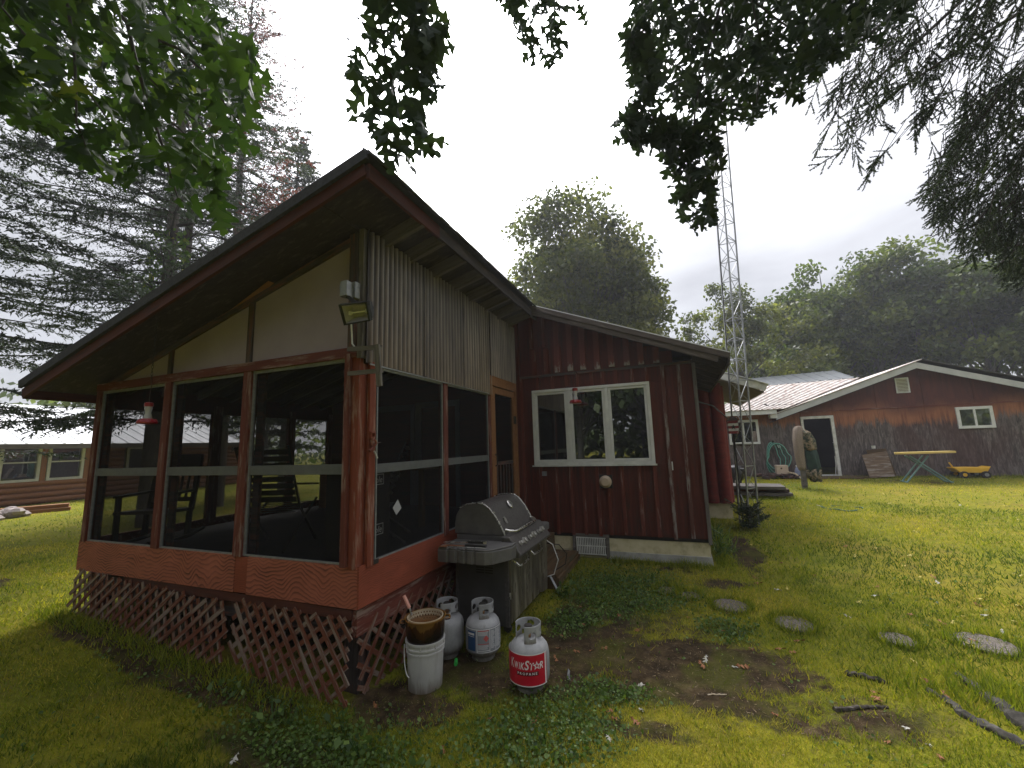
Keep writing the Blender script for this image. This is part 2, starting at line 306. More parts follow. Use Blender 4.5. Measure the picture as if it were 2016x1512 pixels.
NEED=leafy('spruce_needles',[(0,(.020,.032,.020)),(.6,(.035,.055,.028)),(1,(.06,.085,.035))],.2)
NEEDB=leafy('blue_grey_spruce_needles',[(0,(.028,.040,.034)),(1,(.065,.085,.065))],.2)
NEEDR=leafy('dead_red_needles',[(0,(.11,.028,.028)),(1,(.20,.058,.05))],.25)
MAPL=leafy('broad_leaf',[(0,(.035,.055,.020)),(.5,(.07,.10,.032)),(1,(.14,.17,.05))],.4)
MAPY=leafy('yellowish_broad_leaf',[(0,(.045,.07,.022)),(.5,(.09,.115,.032)),(1,(.16,.18,.05))],.35)
MAPG=leafy('grey_green_broad_leaf',[(0,(.045,.058,.030)),(.5,(.095,.112,.046)),(1,(.19,.195,.065))],.42)
IVY=leafy('ivy_leaf',[(0,(.05,.10,.025)),(.7,(.11,.19,.04)),(1,(.35,.30,.05))],.4)
GRASS=leafy('grass_blade',[(0,(.042,.075,.010)),(.35,(.155,.195,.020)),(.7,(.29,.28,.032)),(1,(.44,.36,.08))],.45,.6,.2)
CLOV=leafy('clover_leaf',[(0,(.035,.07,.018)),(.6,(.09,.15,.03)),(1,(.16,.23,.06))],.35,.45,.3)
# ------------------------------------------------------------------ ground
GP=np.array([(-1.2,3.2,0),(-1.7,3.5,0),(-2.4,2.7,-.06),(-3.8,2.6,.04),(-6.3,2.6,.22),(-8,2.5,.24),(-4.5,4.8,.15),(-1.2,6.2,.17),(.3,6.25,.18),(.9,9,.24),(2,12,.36),(3.1,13.7,.37),(4,17,.42),(9,17,.43),(14,17,.5),
 (-1,2.3,.05),(1.5,3.5,.08),(0,1,.12),(0,-.5,.16),(-4,1.2,.1),(2.2,4.8,.12),(.4,5.1,.12),(-20,7,.22),(-22,12,.22),(0,28,.55),(15,28,.6),(0,-15,.3),(-15,-10,.3),(15,-10,.3),(-8,20,.35),(8,8,.28),(24,10,.45),(-30,0,.25),(-30,20,.3),(24,28,.6),(-2,10,.25),(-12,3,.24),(-8,-3,.25),(6,-3,.25)],float)
def tps_fit(p):
    n=len(p); d=np.hypot(p[:,None,0]-p[None,:,0],p[:,None,1]-p[None,:,1]); K=np.where(d>0,d*d*np.log(d+1e-12),0)+np.eye(n)*.5
    A=np.zeros((n+3,n+3)); A[:n,:n]=K; A[:n,n]=1; A[:n,n+1:]=p[:,:2]; A[n:,:n]=A[:n,n:].T
    return np.linalg.solve(A,np.r_[p[:,2],0,0,0])
TW=tps_fit(GP)
def gzv(x,y):
    x=np.asarray(x,float).ravel(); y=np.asarray(y,float).ravel(); cx=np.clip(x,-30,26); cy=np.clip(y,-15,30)
    out=np.zeros(len(x)); n=len(GP)
    for s in range(0,len(x),20000):
        a,b=cx[s:s+20000],cy[s:s+20000]; d=np.hypot(a[:,None]-GP[None,:,0],b[:,None]-GP[None,:,1])
        out[s:s+20000]=(d*d*np.log(d+1e-12))@TW[:n]+TW[n]+TW[n+1]*a+TW[n+2]*b
    return out
def gz(x,y): return float(gzv([x],[y])[0])
_h=rng.random((64,64))
def vnoise(x,y,s):
    x=np.asarray(x)*s; y=np.asarray(y)*s; xi=np.floor(x).astype(int); yi=np.floor(y).astype(int); fx=x-xi; fy=y-yi; fx=fx*fx*(3-2*fx); fy=fy*fy*(3-2*fy)
    g=lambda a,b:_h[a%64,b%64]
    return (g(xi,yi)*(1-fx)+g(xi+1,yi)*fx)*(1-fy)+(g(xi,yi+1)*(1-fx)+g(xi+1,yi+1)*fx)*fy
def fbm(x,y,s): return .5*vnoise(x,y,s)+.3*vnoise(x+7.3,y+1.9,s*2.1)+.2*vnoise(x+3.1,y+9.7,s*4.3)
def blob(x,y,cx,cy,rx,ry,a=0):
    dx,dy=x-cx,y-cy; c,s=math.cos(a),math.sin(a); u=(dx*c+dy*s)/rx; v=(-dx*s+dy*c)/ry; return np.clip(1.25-np.sqrt(u*u+v*v),0,1)
def dirt(x,y):
    d=np.maximum.reduce([blob(x,y,-.05,3.75,1.0,.6,.25),blob(x,y,-.8,3.9,.8,.55),blob(x,y,-.5,4.5,1.1,.6)*.62,blob(x,y,.5,3.3,1.0,.5)*.55,blob(x,y,.2,2.5,.9,.35)*.45,blob(x,y,.3,5.6,.5,.25)*.6,blob(x,y,-.3,2.9,.6,.25)*.6,blob(x,y,-.2,6.0,.9,.25)*.5,blob(x,y,-1.6,3.3,1.0,.42),blob(x,y,-1.15,4.6,.5,.7)*.7,blob(x,y,-2.0,2.75,.6,.35),blob(x,y,1.0,3.4,.6,.35)*.55,blob(x,y,.75,6.9,.28,1.2)*.8,blob(x,y,-4.2,2.45,2.4,.33)*.9,blob(x,y,-4.3,4.3,2.4,1.9),blob(x,y,-9.0,2.7,1.2,.4)*.8,blob(x,y,6.2,15.6,2.2,.7)*.5,blob(x,y,-2.6,2.1,.9,.3)*.6,blob(x,y,.5,2.9,.7,.3)*.4])
    return np.clip(d*1.75-.75*(1-fbm(x,y,2.2))*1.1+.02,0,1)*(.75+.5*(fbm(x+1,y+4,6.0)>.45))*.95
def cloverm(x,y):
    d=np.maximum.reduce([blob(x,y,-.75,5.2,.9,.9),blob(x,y,-.9,2.75,.55,.6),blob(x,y,.25,4.45,.35,.3)*.8,blob(x,y,-2.35,2.2,.9,.3),blob(x,y,-1.1,4.35,.35,.4),blob(x,y,-.6,3.25,.4,.22),blob(x,y,.9,3.0,.6,.3)*.35,blob(x,y,1.2,2.6,1.2,.4)*.3,blob(x,y,.55,7.0,.25,.7)*.5])
    return np.clip(d*1.8-.9*(1-fbm(x+5,y+2,2.6)),0,1)
def ground():
    u=np.linspace(-1,1,261); k=6.2; sx=np.sinh(u*k)/np.sinh(k)*420-.6; sy=np.sinh(u*k)/np.sinh(k)*420+4.2
    X,Y=np.meshgrid(sx,sy); X=X.ravel();Y=Y.ravel(); Z=gzv(X,Y)+(fbm(X,Y,1.7)-.5)*.05*np.exp(-np.hypot(X,Y-4)/25)
    n=len(u); i,j=np.meshgrid(np.arange(n-1),np.arange(n-1)); a=(j*n+i).ravel(); F=np.stack([a,a+1,a+n+1,a+n],1)
    m,nt,b=newmat('lawn_soil'); t=nn(nt,'ShaderNodeTexCoord'); v=t.outputs['Object']; da=nn(nt,'ShaderNodeAttribute',attribute_name='dirt'); ca=nn(nt,'ShaderNodeAttribute',attribute_name='clover')
    n1=noise(nt,v,.55,5,.6); n2=noise(nt,v,9,6,.65); n3=noise(nt,v,55,4,.7); n4=noise(nt,v,2.1,4,.6)
    g=ramp(nt,n1,[(.32,(.14,.165,.012)),(.5,(.25,.235,.016)),(.68,(.33,.255,.03))]); g=mixc(nt,nn(nt,'ShaderNodeMapRange',{0:n2,1:.35,2:.65,3:0,4:.55}).outputs[0],g,(.075,.095,.015)); g=mixc(nt,nn(nt,'ShaderNodeMapRange',{0:n4,1:.55,2:.7,3:0,4:.45}).outputs[0],g,(.17,.125,.04))
    so=ramp(nt,n2,[(.32,(.018,.012,.007)),(.48,(.048,.031,.017)),(.60,(.085,.058,.030)),(.74,(.15,.105,.06))]); so=mixc(nt,nn(nt,'ShaderNodeMapRange',{0:n4,1:.47,2:.60,3:0,4:.7}).outputs[0],so,(.075,.080,.012))
    dn=nn(nt,'ShaderNodeMath',{0:noise(nt,v,5.5,7,.72),1:1.5,2:da.outputs['Fac']},operation='MULTIPLY_ADD'); c=mixc(nt,nn(nt,'ShaderNodeMapRange',{0:dn.outputs[0],1:.98,2:1.28,3:0,4:1}).outputs[0],g,so); c=mixc(nt,nn(nt,'ShaderNodeMath',{0:ca.outputs['Fac'],1:.7},operation='MULTIPLY').outputs[0],c,(.03,.05,.012)); c=mixc(nt,nn(nt,'ShaderNodeMapRange',{0:n3,1:.3,2:.7,3:0,4:.35}).outputs[0],c,(.02,.02,.006))
    nt.links.new(c,b.inputs['Base Color']); b.inputs['Roughness'].default_value=.95; b.inputs['Specular IOR Level'].default_value=.1; hh=nn(nt,'ShaderNodeMath',{0:n2,1:n3},operation='ADD'); bump(nt,b,hh.outputs[0],.8,.02)
    o=np_mesh('ground',np.stack([X,Y,Z],1),F,m,kind='structure',extra={'dirt':dirt(X,Y),'clover':cloverm(X,Y)}); o.data.polygons.foreach_set('use_smooth',[True]*len(F))
ground()
def gsurf(x,y): return gzv(x,y)+(fbm(np.asarray(x),np.asarray(y),1.7)-.5)*.05*np.exp(-np.hypot(np.asarray(x),np.asarray(y)-4)/25)
def inhouse(x,y): return ((x>-6.35)&(x<-2.36)&(y>2.66)&(y<7))|((x>-6.3)&(x<.34)&(y>6.2)&(y<14))|((x<.95)&(x>-6)&(y>9.35)&(y<14))|((y>17.1)&(x>1)&(x<12)&(y<27))|((x>-1.76)&(x<-1.44)&(y>5.0)&(y<6.3))
# ------------------------------------------------------------------ far and big: buildings
def corrugated(mb,o,u,v,L,H,pitch,amp,nrm,per=6):
    o=np.array(o,float);u=np.array(u,float);v=np.array(v,float);nrm=np.array(nrm,float); n=max(2,int(L/pitch*per))
    vs=[];fs=[]
    for i in range(n+1):
        s=L*i/n; a=amp*math.cos(2*math.pi*s/pitch); hh=H(s) if callable(H) else H
        vs.append(o+u*s+nrm*a); vs.append(o+u*s+nrm*a+v*hh)
    for i in range(n): fs.append((2*i,2*i+2,2*i+3,2*i+1))
    mb.add(vs,fs); return mb
def ribroof(name,parent,mat,p00,p10,p11,p01,pitch=.3,rib=.03,label=None):
    """metal roof sheet p00-p10 = eave, p01-p11 = ridge, with raised ribs running up the slope"""
    p00,p10,p11,p01=[np.array(p,float) for p in (p00,p10,p11,p01)]; nr=np.cross(p10-p00,p01-p00); nr/=np.linalg.norm(nr)
    if nr[2]<0: nr=-nr
    mb=MB(); n=max(1,int(np.linalg.norm(p10-p00)/pitch)); mb.prism([p00,p10,p11,p01],nr*.02)
    sheet=mb.build(name,mat,parent,label); rb=MB()
    for i in range(n+1):
        t=i/n; rb.beam(p00+(p10-p00)*t+nr*.03,p01+(p11-p01)*t+nr*.03,.045,.025,nr)
    rb.build('roof_rib',mat,sheet,kind='stuff'); return sheet
# ---- screened porch
PX0,PX1,PY0,PY1=-6.25,-2.383,2.7,6.25; SL=.281
def soff(x): return 3.72+SL*(x+2.45)
porch=thing('screened_porch','red stained screened porch with shed roof, lattice skirt and corrugated upper wall','porch',(-4.3,4.4,.1))
# floor and dark inside
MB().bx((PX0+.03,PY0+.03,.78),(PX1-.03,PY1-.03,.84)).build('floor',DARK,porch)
# skirt boards (front, two plywood sheets + joint block; side sheet)
def sheet(name,parent,mat,x0,x1,y,z0,z1,t=.018,label=None): return plank(name,parent,mat,(x0,y,(z0+z1)/2),(x1,y,(z0+z1)/2),z1-z0,t,up=(0,-1,0),label=label)
sheet('skirt_board',porch,PLYR,-6.30,-3.765,PY0-.012,.615,.925)
sheet('skirt_board',porch,PLYR,-3.60,-2.385,PY0-.014,.612,.922)
sheet('joint_block',porch,PLYS,-3.758,-3.607,PY0-.010,.618,.915)
plank('skirt_board',porch,PLYS,(PX1+.005,PY0-.02,.77),(PX1+.005,5.15,.765),.31,.018,up=(1,0,0))
plank('skirt_board',porch,PLYS,(PX0-.03,PY0,.77),(PX0-.03,6.2,.77),.31,.018,up=(1,0,0))
plank('rim_beam',porch,FASC,(-5.4,PY0+.01,.575),(-2.44,PY0+.01,.565),.075,.05,up=(0,-1,0))
plank('rim_beam',porch,DGREY,(-6.2,PY0+.07,.48),(-2.45,PY0+.07,.48),.2,.05,up=(0,-1,0))
plank('rim_beam',porch,RED,(PX1-.04,PY0,.50),(PX1-.04,5.2,.50),.19,.05,up=(1,0,0))
for x,y in ((-6.1,2.85),(-4.3,2.9),(-2.52,2.85),(-2.52,4.9)): plank('pier',porch,DGREY,(x,y,-.15),(x,y,.7),.14,.14)
# A face posts, screens
posts=[(-6.25,-6.17),(-4.985,-4.88),(-3.785,-3.68),(-2.53,-2.49)]
for i,(a,b) in enumerate(posts):
    plank('post',porch,RED if i<3 else RED,((a+b)/2,PY0,.92),((a+b)/2,PY0,2.60),b-a,.07,up=(0,-1,0))
plank('header',porch,RED,(PX0,PY0-.005,2.635),(-2.43,PY0-.005,2.635),.085,.075,up=(0,-1,0))
sc_span=[(-6.17,-4.985),(-4.88,-3.785),(-3.68,-2.53)]
for a,b in sc_span:
    fr=MB(); y=PY0+.0
    fr.bx((a,y-.012,.925),(a+.022,y+.012,2.592)); fr.bx((b-.016,y-.012,.925),(b,y+.012,2.592)); fr.bx((a+.022,y-.012,2.565),(b-.016,y+.012,2.592)); fr.bx((a+.022,y-.012,.925),(b-.016,y+.012,.938))
    f=fr.build('screen_frame',ALU,porch)
    MB().bx((a+.022,y-.014,1.628),(b-.016,y+.016,1.71)).build('mid_rail',RAILM,f)
    MB().add([(a+.01,y+.004,.93),(b-.01,y+.004,.93),(b-.01,y+.004,2.58),(a+.01,y+.004,2.58)],[(0,1,2,3)]).build('screen_mesh',SCREEN,f)
    MB().bx((a+.022,y+.03,.93),(a+.10,y+.06,2.59)).build('inner_stud',DGREY,porch)
# corner post cluster
plank('corner_post',porch,REDP,(-2.437,PY0+.02,.90),(-2.437,PY0+.02,2.66),.075,.10,up=(0,-1,0))
plank('corner_trim',porch,RED,(-2.505,PY0-.045,.92),(-2.505,PY0-.045,2.62),.05,.03,up=(0,-1,0),label='red corner trim worn to bare wood near its foot')
plank('corner_trim',porch,REDP,(PX1+.012,PY0+.09,.90),(PX1+.012,PY0+.09,2.56),.075,.03,up=(1,0,0))
# B face posts and screens
plank('post',porch,RED,(PX1-.01,3.985,.9),(PX1-.01,3.985,2.55),.085,.07,up=(1,0,0))
plank('post',porch,RED,(PX1-.01,5.155,.9),(PX1-.01,5.155,2.50),.06,.07,up=(1,0,0))
for a,b in ((2.86,3.94),(4.03,5.12)):
    fr=MB(); x=PX1
    fr.bx((x-.012,a,.925),(x+.012,a+.014,2.53)); fr.bx((x-.012,b-.018,.925),(x+.012,b,2.53)); fr.bx((x-.012,a+.014,2.51),(x+.012,b-.018,2.53)); fr.bx((x-.012,a+.014,.925),(x+.012,b-.018,.937))
    f=fr.build('screen_frame',ALU,porch)
    MB().bx((x-.016,a+.014,1.625),(x+.014,b-.018,1.70)).build('mid_rail',RAILM,f)
    MB().add([(x+.004,a,.93),(x+.004,b,.93),(x+.004,b,2.52),(x+.004,a,2.52)],[(0,1,2,3)]).build('screen_mesh',SCREEN,f)
# screen door
MB().bx((PX1-.05,5.19,.78),(PX1+.03,5.27,2.66)).bx((PX1-.05,6.12,.70),(PX1+.03,6.19,2.66)).bx((PX1-.05,5.19,2.665),(PX1+.03,6.19,2.80)).build('door_frame',NEWW,porch,'bare orange wood door frame')
dr=MB().bx((PX1-.02,5.275,.80),(PX1+.015,5.36,2.65)).bx((PX1-.02,6.03,.80),(PX1+.015,6.115,2.65)).bx((PX1-.02,5.36,2.56),(PX1+.015,6.03,2.65)).bx((PX1-.02,5.36,.80),(PX1+.015,6.03,.98)).build('screen_door',NEWW,porch,'screen door with bare orange wood frame')
MB().add([(PX1,5.36,.98),(PX1,6.03,.98),(PX1,6.03,2.56),(PX1,5.36,2.56)],[(0,1,2,3)]).build('screen_mesh',SCREEN,dr)
for i in range(6): plank('door_slat',dr,DGREY,(PX1-.005,5.42+i*.11,1.0),(PX1-.005,5.42+i*.11,1.55),.035,.014,up=(1,0,0))
plank('door_slat',dr,DGREY,(PX1-.006,5.36,1.57),(PX1-.006,6.03,1.57),.05,.016,up=(1,0,0))
MB().tube([(PX1+.02,5.31,1.70),(PX1+.05,5.31,1.68),(PX1+.05,5.31,1.56),(PX1+.02,5.31,1.54)],.008).build('handle',DARK,dr)
MB().bx((PX1+.016,6.06,2.15),(PX1+.035,6.13,2.27)).build('hinge',DARK,dr)
# A gable tan panels + studs
for a,b in ((-6.2,-4.985),(-4.93,-3.79),(-3.72,-2.53)):
    MB().prism([(a,PY0-.002,2.68),(b,PY0-.002,2.68),(b,PY0-.002,soff(b)-.02),(a,PY0-.002,soff(a)-.02)],(0,.012,0)).build('gable_panel',TAN,porch)
for x in (-4.957,-3.755): plank('gable_stud',porch,DGREY,(x,PY0-.012,2.68),(x,PY0-.012,soff(x)-.05),.065,.02,up=(0,-1,0))
plank('gable_trim',porch,DGREY,(-6.2,PY0-.015,soff(-6.2)-.05),(-2.5,PY0-.015,soff(-2.5)-.05),.06,.025,up=(0,-1,0))
plank('corner_board',porch,DGREY,(-2.48,PY0-.01,2.68),(-2.48,PY0-.01,3.70),.09,.06,up=(0,-1,0),label='blackened corner board peeling beside the corrugated wall')
plank('corner_board',porch,GREY,(-2.402,PY0-.01,2.58),(-2.402,PY0-.01,3.73),.05,.05,up=(0,-1,0))
MB().prism([(-4.05,PY0-.03,3.245),(-3.50,PY0-.03,3.40),(-3.46,PY0-.03,3.43),(-3.53,PY0-.03,3.46)],(0,.01,0)).build('soffit_patch',NEWW,porch,'pale triangular scrap of wood under the soffit')
# corrugated upper wall, four overlapping sheets
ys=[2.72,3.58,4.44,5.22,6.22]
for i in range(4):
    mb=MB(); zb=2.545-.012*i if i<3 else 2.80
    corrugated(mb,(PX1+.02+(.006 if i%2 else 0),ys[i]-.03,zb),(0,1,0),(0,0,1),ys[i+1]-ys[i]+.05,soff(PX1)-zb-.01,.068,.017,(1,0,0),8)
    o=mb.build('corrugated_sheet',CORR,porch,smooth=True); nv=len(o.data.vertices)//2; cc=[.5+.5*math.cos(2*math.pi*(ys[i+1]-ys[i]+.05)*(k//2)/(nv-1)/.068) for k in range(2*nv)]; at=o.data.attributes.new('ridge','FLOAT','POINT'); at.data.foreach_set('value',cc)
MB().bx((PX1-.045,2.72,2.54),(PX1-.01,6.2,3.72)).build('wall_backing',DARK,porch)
plank('drip_strip',porch,ALU,(PX1+.03,2.74,2.535),(PX1+.03,5.12,2.53),.012,.012)
# roof
RY0,RX1,RX0=2.22,-1.975,-6.66
RAFT=wood('grey_rafter_wood',(.10,.085,.08),(.17,.145,.135),(.07,.058,.052),.3)
def slab(mb,x0,x1,y0,y1,o0,o1):
    mb.prism([(x0,y0,soff(x0)+o0),(x1,y0,soff(x1)+o0),(x1,y0,soff(x1)+o1),(x0,y0,soff(x0)+o1)],(0,y1-y0,0)); return mb
slab(MB(),RX0+.02,RX1-.02,RY0+.04,6.9,.075,.10).build('roof_deck',SOFF,porch)
slab(MB(),RX0-.03,RX1+.05,RY0-.03,6.9,.103,.135).build('roof_covering',BLK,porch)
plank('rake_fascia',porch,FASC,(RX0,RY0,soff(RX0)+.02),(RX1-.0,RY0,soff(RX1)+.02),.10,.03,up=(0,-1,0))
plank('rake_edging',porch,BLK,(RX0-.02,RY0-.03,soff(RX0)+.118),(RX1+.03,RY0-.03,soff(RX1)+.118),.085,.03,up=(0,-1,0))
plank('eave_fascia',porch,FASC,(RX1+.015,RY0+.0,soff(RX1)+.005),(RX1+.015,3.2,soff(RX1)+.005),.12,.03,up=(1,0,0))
plank('eave_fascia',porch,SOFF,(RX1+.015,3.205,soff(RX1)+.005),(RX1+.015,6.15,soff(RX1)+.005),.12,.03,up=(1,0,0))
plank('eave_fascia',porch,FASC,(RX0,RY0,soff(RX0)+.02),(RX0,6.9,soff(RX0)+.02),.115,.03,up=(1,0,0))
rafs=[2.95,3.32,3.76,4.2,4.62,5.05,5.48,5.92]
for y in [2.55]+rafs: plank('rafter',porch,RAFT,(RX0+.03,y,soff(RX0)+.005),(RX1-.002,y,soff(RX1)+.005),.045,.13,up=(0,0,1)) if y>2.6 else None
slab(MB(),RX0+.03,PX1-.1,2.3,6.2,.05,.07).build('ceiling',SOFF,porch)
# shingle courses seen along the high edge
y=RY0-.03; k=0
while y<6.5:
    L=.15; rz=random.uniform(-.008,.008)
    m=Matrix.Rotation(R(26),3,'Y')
    plank('shingle',porch,SHING,(RX1-.01,y+L/2,soff(RX1)+.185+rz),(RX1+.115,y+L/2,soff(RX1)+.075+rz*.5),L*.97,.012+random.uniform(0,.006),up=(.3,0,1)); y+=L; k+=1
    plank('shingle',porch,SHING,(RX1-.13,y+L*.1,soff(RX1)+.195+rz),(RX1+.005,y+L*.1,soff(RX1)+.19+rz),L*.97,.012,up=(0,0,1))
# back wall of porch (house front) with door + window trim, left side wall
MB().bx((-6.22,PY1-.04,.8),(-2.36,PY1,4.0)).build('back_wall',SIDE,porch)
for a,b,z1 in ((-5.23,-4.3,2.6),(-4.28,-3.40,2.62)):
    MB().bx((a,PY1-.075,.85),(a+.12,PY1-.045,z1)).bx((b-.08,PY1-.075,.85),(b,PY1-.045,z1)).bx((a+.12,PY1-.075,z1-.1),(b-.08,PY1-.045,z1)).build('door_casing',RAILM,porch)
plank('post',porch,RED,(PX0,4.04,.9),(PX0,4.04,2.52),.13,.07,up=(1,0,0)); plank('post',porch,RED,(PX0,5.31,.9),(PX0,5.31,2.52),.13,.07,up=(1,0,0))
for yy in (2.75,6.17): plank('post',porch,RED,(PX0,yy,.9),(PX0,yy,2.52),.1,.07,up=(1,0,0))
MB().bx((PX0-.03,PY0+.04,2.40),(PX0+.03,6.2,2.66)).build('side_header',SIDE,porch)
MB().bx((PX0-.02,PY0+.04,.82),(PX0+.02,6.2,.94)).build('side_sill',RED,porch)
MB().add([(PX0,2.8,.93),(PX0,6.15,.93),(PX0,6.15,2.45),(PX0,2.8,2.45)],[(0,1,2,3)]).build('screen_mesh',SCREEN,porch)
# lattice panels: crossed slats clipped to the panel outline
def clip(poly,p,d):
    t0,t1=-1e9,1e9; n=len(poly)
    ar=sum(poly[i][0]*poly[(i+1)%n][1]-poly[(i+1)%n][0]*poly[i][1] for i in range(n))
    for i in range(n):
        a=np.array(poly[i]);b=np.array(poly[(i+1)%n]); e=b-a; nn_=np.array([-e[1],e[0]])*(1 if ar>0 else -1)
        s=np.dot(nn_,p-a); v=np.dot(nn_,d)
        if abs(v)<1e-9:
            if s<0: return None
        elif v>0: t0=max(t0,-s/v)
        else: t1=min(t1,-s/v)
    return (t0,t1) if t1-t0>.06 else None
def lattice(poly,to3,nrm,a1,a2,sp,label=None,w=.036,skip=()):
    pan=thing_part(porch,'lattice_panel',label); poly=[np.array(p,float) for p in poly]; c=sum(poly)/len(poly); cnt=0
    for layer,ang in ((0,a1),(1,a2)):
        d=np.array([math.cos(ang),math.sin(ang)]); n=np.array([-d[1],d[0]])
        for k in range(-40,41):
            p=c+n*(k+.5*layer)*sp; r=clip(poly,p,d)
            if r is None: continue
            cnt+=1
            if cnt in skip: continue
            j=random.uniform(-.012,.012); e0,e1=r[0]+random.uniform(-.02,.03),r[1]+random.uniform(-.03,.012)
            q0=to3(*(p+d*e0+n*j))+np.array(nrm)*(.006 if layer==0 else -.006); q1=to3(*(p+d*e1-n*j))+np.array(nrm)*(.006 if layer==0 else -.006)
            plank('slat',pan,LATW,q0,q1,w,.009,up=nrm)
    return pan
def thing_part(parent,name,label=None):
    o=bpy.data.objects.new(name,None); place(o,parent,WM[parent.name]); o.empty_display_size=.05
    if label: o['label']=label
    return o
lattice([(-6.30,.20),(-3.80,.02),(-3.74,.32),(-3.86,.54),(-6.26,.625)],lambda u,v:np.array([u,PY0-.03-.10*(.6-v),v]),(0,-1,0),R(38),R(115),.094,skip=(45,))
lattice([(-3.72,.10),(-3.3,-.03),(-2.43,-.07),(-2.425,.54),(-3.72,.56)],lambda u,v:np.array([u,PY0-.02-.07*(.6-v),v]),(0,-1,0),R(-52),R(38),.094)
lattice([(2.74,-.05),(3.2,-.05),(5.1,.05),(5.1,.55),(2.74,.50)],lambda u,v:np.array([PX1-.02,u,v]),(1,0,0),R(50),R(-40),.12)
# ---- red house wing (board and batten)
WY=6.25
house=thing('red_house','dark red board and batten house wing with triple white window','house',(-1,7.5,.2))
lb=[onY(px,1053,WY)[0] for px in (1037,1071,1102,1131,1155,1184,1206,1234,1268,1299,1331,1365)]; lb=[-2.33]+lb[0:]+[.29]
WX0,WX1,WZ0,WZ1=-2.10,-.31,1.495,2.668
def zroof(x): return 2.90+.455*(.30-x)*1.0+.02
for i in range(len(lb)-1):
    a,b=lb[i]+.001,lb[i+1]-.001; mid=(a+b)/2
    segs=[(.50,2.885)]
    if b>WX0 and a<WX1:
        segs=[(.50,WZ0+.005),(WZ1-.005,2.885)]
        for u0,u1 in ((a,min(b,WX0+.01)),(max(a,WX1-.01),b)):
            if u1-u0>.02: plank('siding_board',house,SIDE,((u0+u1)/2,WY+.012,WZ0+.006),((u0+u1)/2,WY+.012,WZ1-.006),u1-u0,.02,up=(0,-1,0))
    for z0,z1 in segs:
        if z1-z0<.02: continue
        jj=random.uniform(0,.003); plank('siding_board',house,SIDE,(mid,WY+.012-jj,z0),(mid,WY+.012-jj,z1),b-a,.02,up=(0,-1,0))
MB().bx((-2.36,WY+.024,.45),(.305,WY+.05,WZ0)).bx((-2.36,WY+.024,WZ1),(.305,WY+.05,2.9)).bx((-2.36,WY+.024,WZ0),(WX0+.05,WY+.05,WZ1)).bx((WX1-.05,WY+.024,WZ0),(.305,WY+.05,WZ1)).build('wall_sheathing',DARK,house)
for i,x in enumerate(lb[1:-1]):
    for z0,z1 in ([(.50,WZ0-.01),(WZ1+.01,2.88)] if WX0-.02<x<WX1+.02 else [(.50,2.88)]):
        w=random.uniform(.044,.052); plank('batten',house,BATW if (x>WX1 and z1>2) else BATT,(x+random.uniform(-.006,.006),WY-.016,z0+random.uniform(-.02,.02)),(x+random.uniform(-.006,.006),WY-.016,z1),w,.03,up=(0,-1,0))
ub=[onY(px,724,WY)[0] for px in (1049,1073,1098,1124,1149,1177,1205,1235,1263,1293,1325)]
ub2=[-2.33]+ub+[.29]
for i in range(len(ub2)-1):
    a,b=ub2[i]+.001,ub2[i+1]-.001; mid=(a+b)/2; zt=min(zroof(a),zroof(b))
    if zt>2.95: plank('siding_board',house,SIDE,(mid,WY+.006,2.91),(mid,WY+.006,zt+.05),b-a,.02,up=(0,-1,0))
def mat_wornend():
    m,nt,b=newmat('batten_worn_at_foot'); v=coords(nt,(1.6,26,26)); n1=noise(nt,v,1.2,5,.6,.4); c=ramp(nt,n1,[(.3,(.10,.020,.014)),(.7,(.15,.032,.021))]); g=nn(nt,'ShaderNodeSeparateXYZ',{0:nn(nt,'ShaderNodeTexCoord').outputs['Generated']})
    f=nn(nt,'ShaderNodeMath',{0:noise(nt,coords(nt,(6,14,14)),1.6,6,.75),1:.75,2:g.outputs[0]},operation='MULTIPLY_ADD'); k=ramp(nt,f.outputs[0],[(.40,(1,1,1)),(.50,(0,0,0))]); c=mixc(nt,k,c,(.27,.235,.20))
    nt.links.new(c,b.inputs['Base Color']); b.inputs['Roughness'].default_value=.75; bump(nt,b,n1,.35,.004); return m
BATE=mat_wornend()
for i,x in enumerate(ub[:-1]):
    zt=zroof(x)+.02; plank('batten',house,BATT if i<2 else BATE,(x,WY-.022,(3.35 if i<2 else 2.92)+random.uniform(0,.02)),(x+random.uniform(-.006,.006),WY-.022,zt),.085 if i>1 else .05,.034,up=(0,-1,0))
    if i<3: plank('batten',house,BATT,(x+.03,WY-.02,2.92),(x+.03,WY-.02,3.33),.075,.03,up=(0,-1,0))
plank('belt_trim',house,DGREY,(-2.34,WY-.02,2.895),(.30,WY-.02,2.895),.035,.035,up=(0,-1,0))
plank('corner_board',house,SIDE,(-2.35,WY-.03,.5),(-2.35,WY-.03,3.85),.10,.05,up=(0,-1,0))
plank('corner_board',house,GREY,(.295,WY-.01,.44),(.295,WY-.01,2.93),.045,.05,up=(0,-1,0))
MB().bx((-2.3,WY+.03,.27),(.29,WY+.3,.50)).build('foundation',FOUND,house)
MB().add([(-1.05,WY+.0,.0),(.32,WY-.05,.05),(.32,WY+.3,.05),(-1.05,WY+.3,0),(-1.05,WY+.02,.27),(.30,WY-.0,.27),(.30,WY+.3,.27),(-1.05,WY+.3,.27)],[(0,1,5,4),(1,2,6,5),(3,0,4,7),(4,5,6,7),(0,3,2,1)]).build('foundation_foot',FOUNDG,house)
MB().bx((-2.3,WY+.04,-.1),(-1.06,WY+.3,.28)).build('foundation_base',FOUND,house)
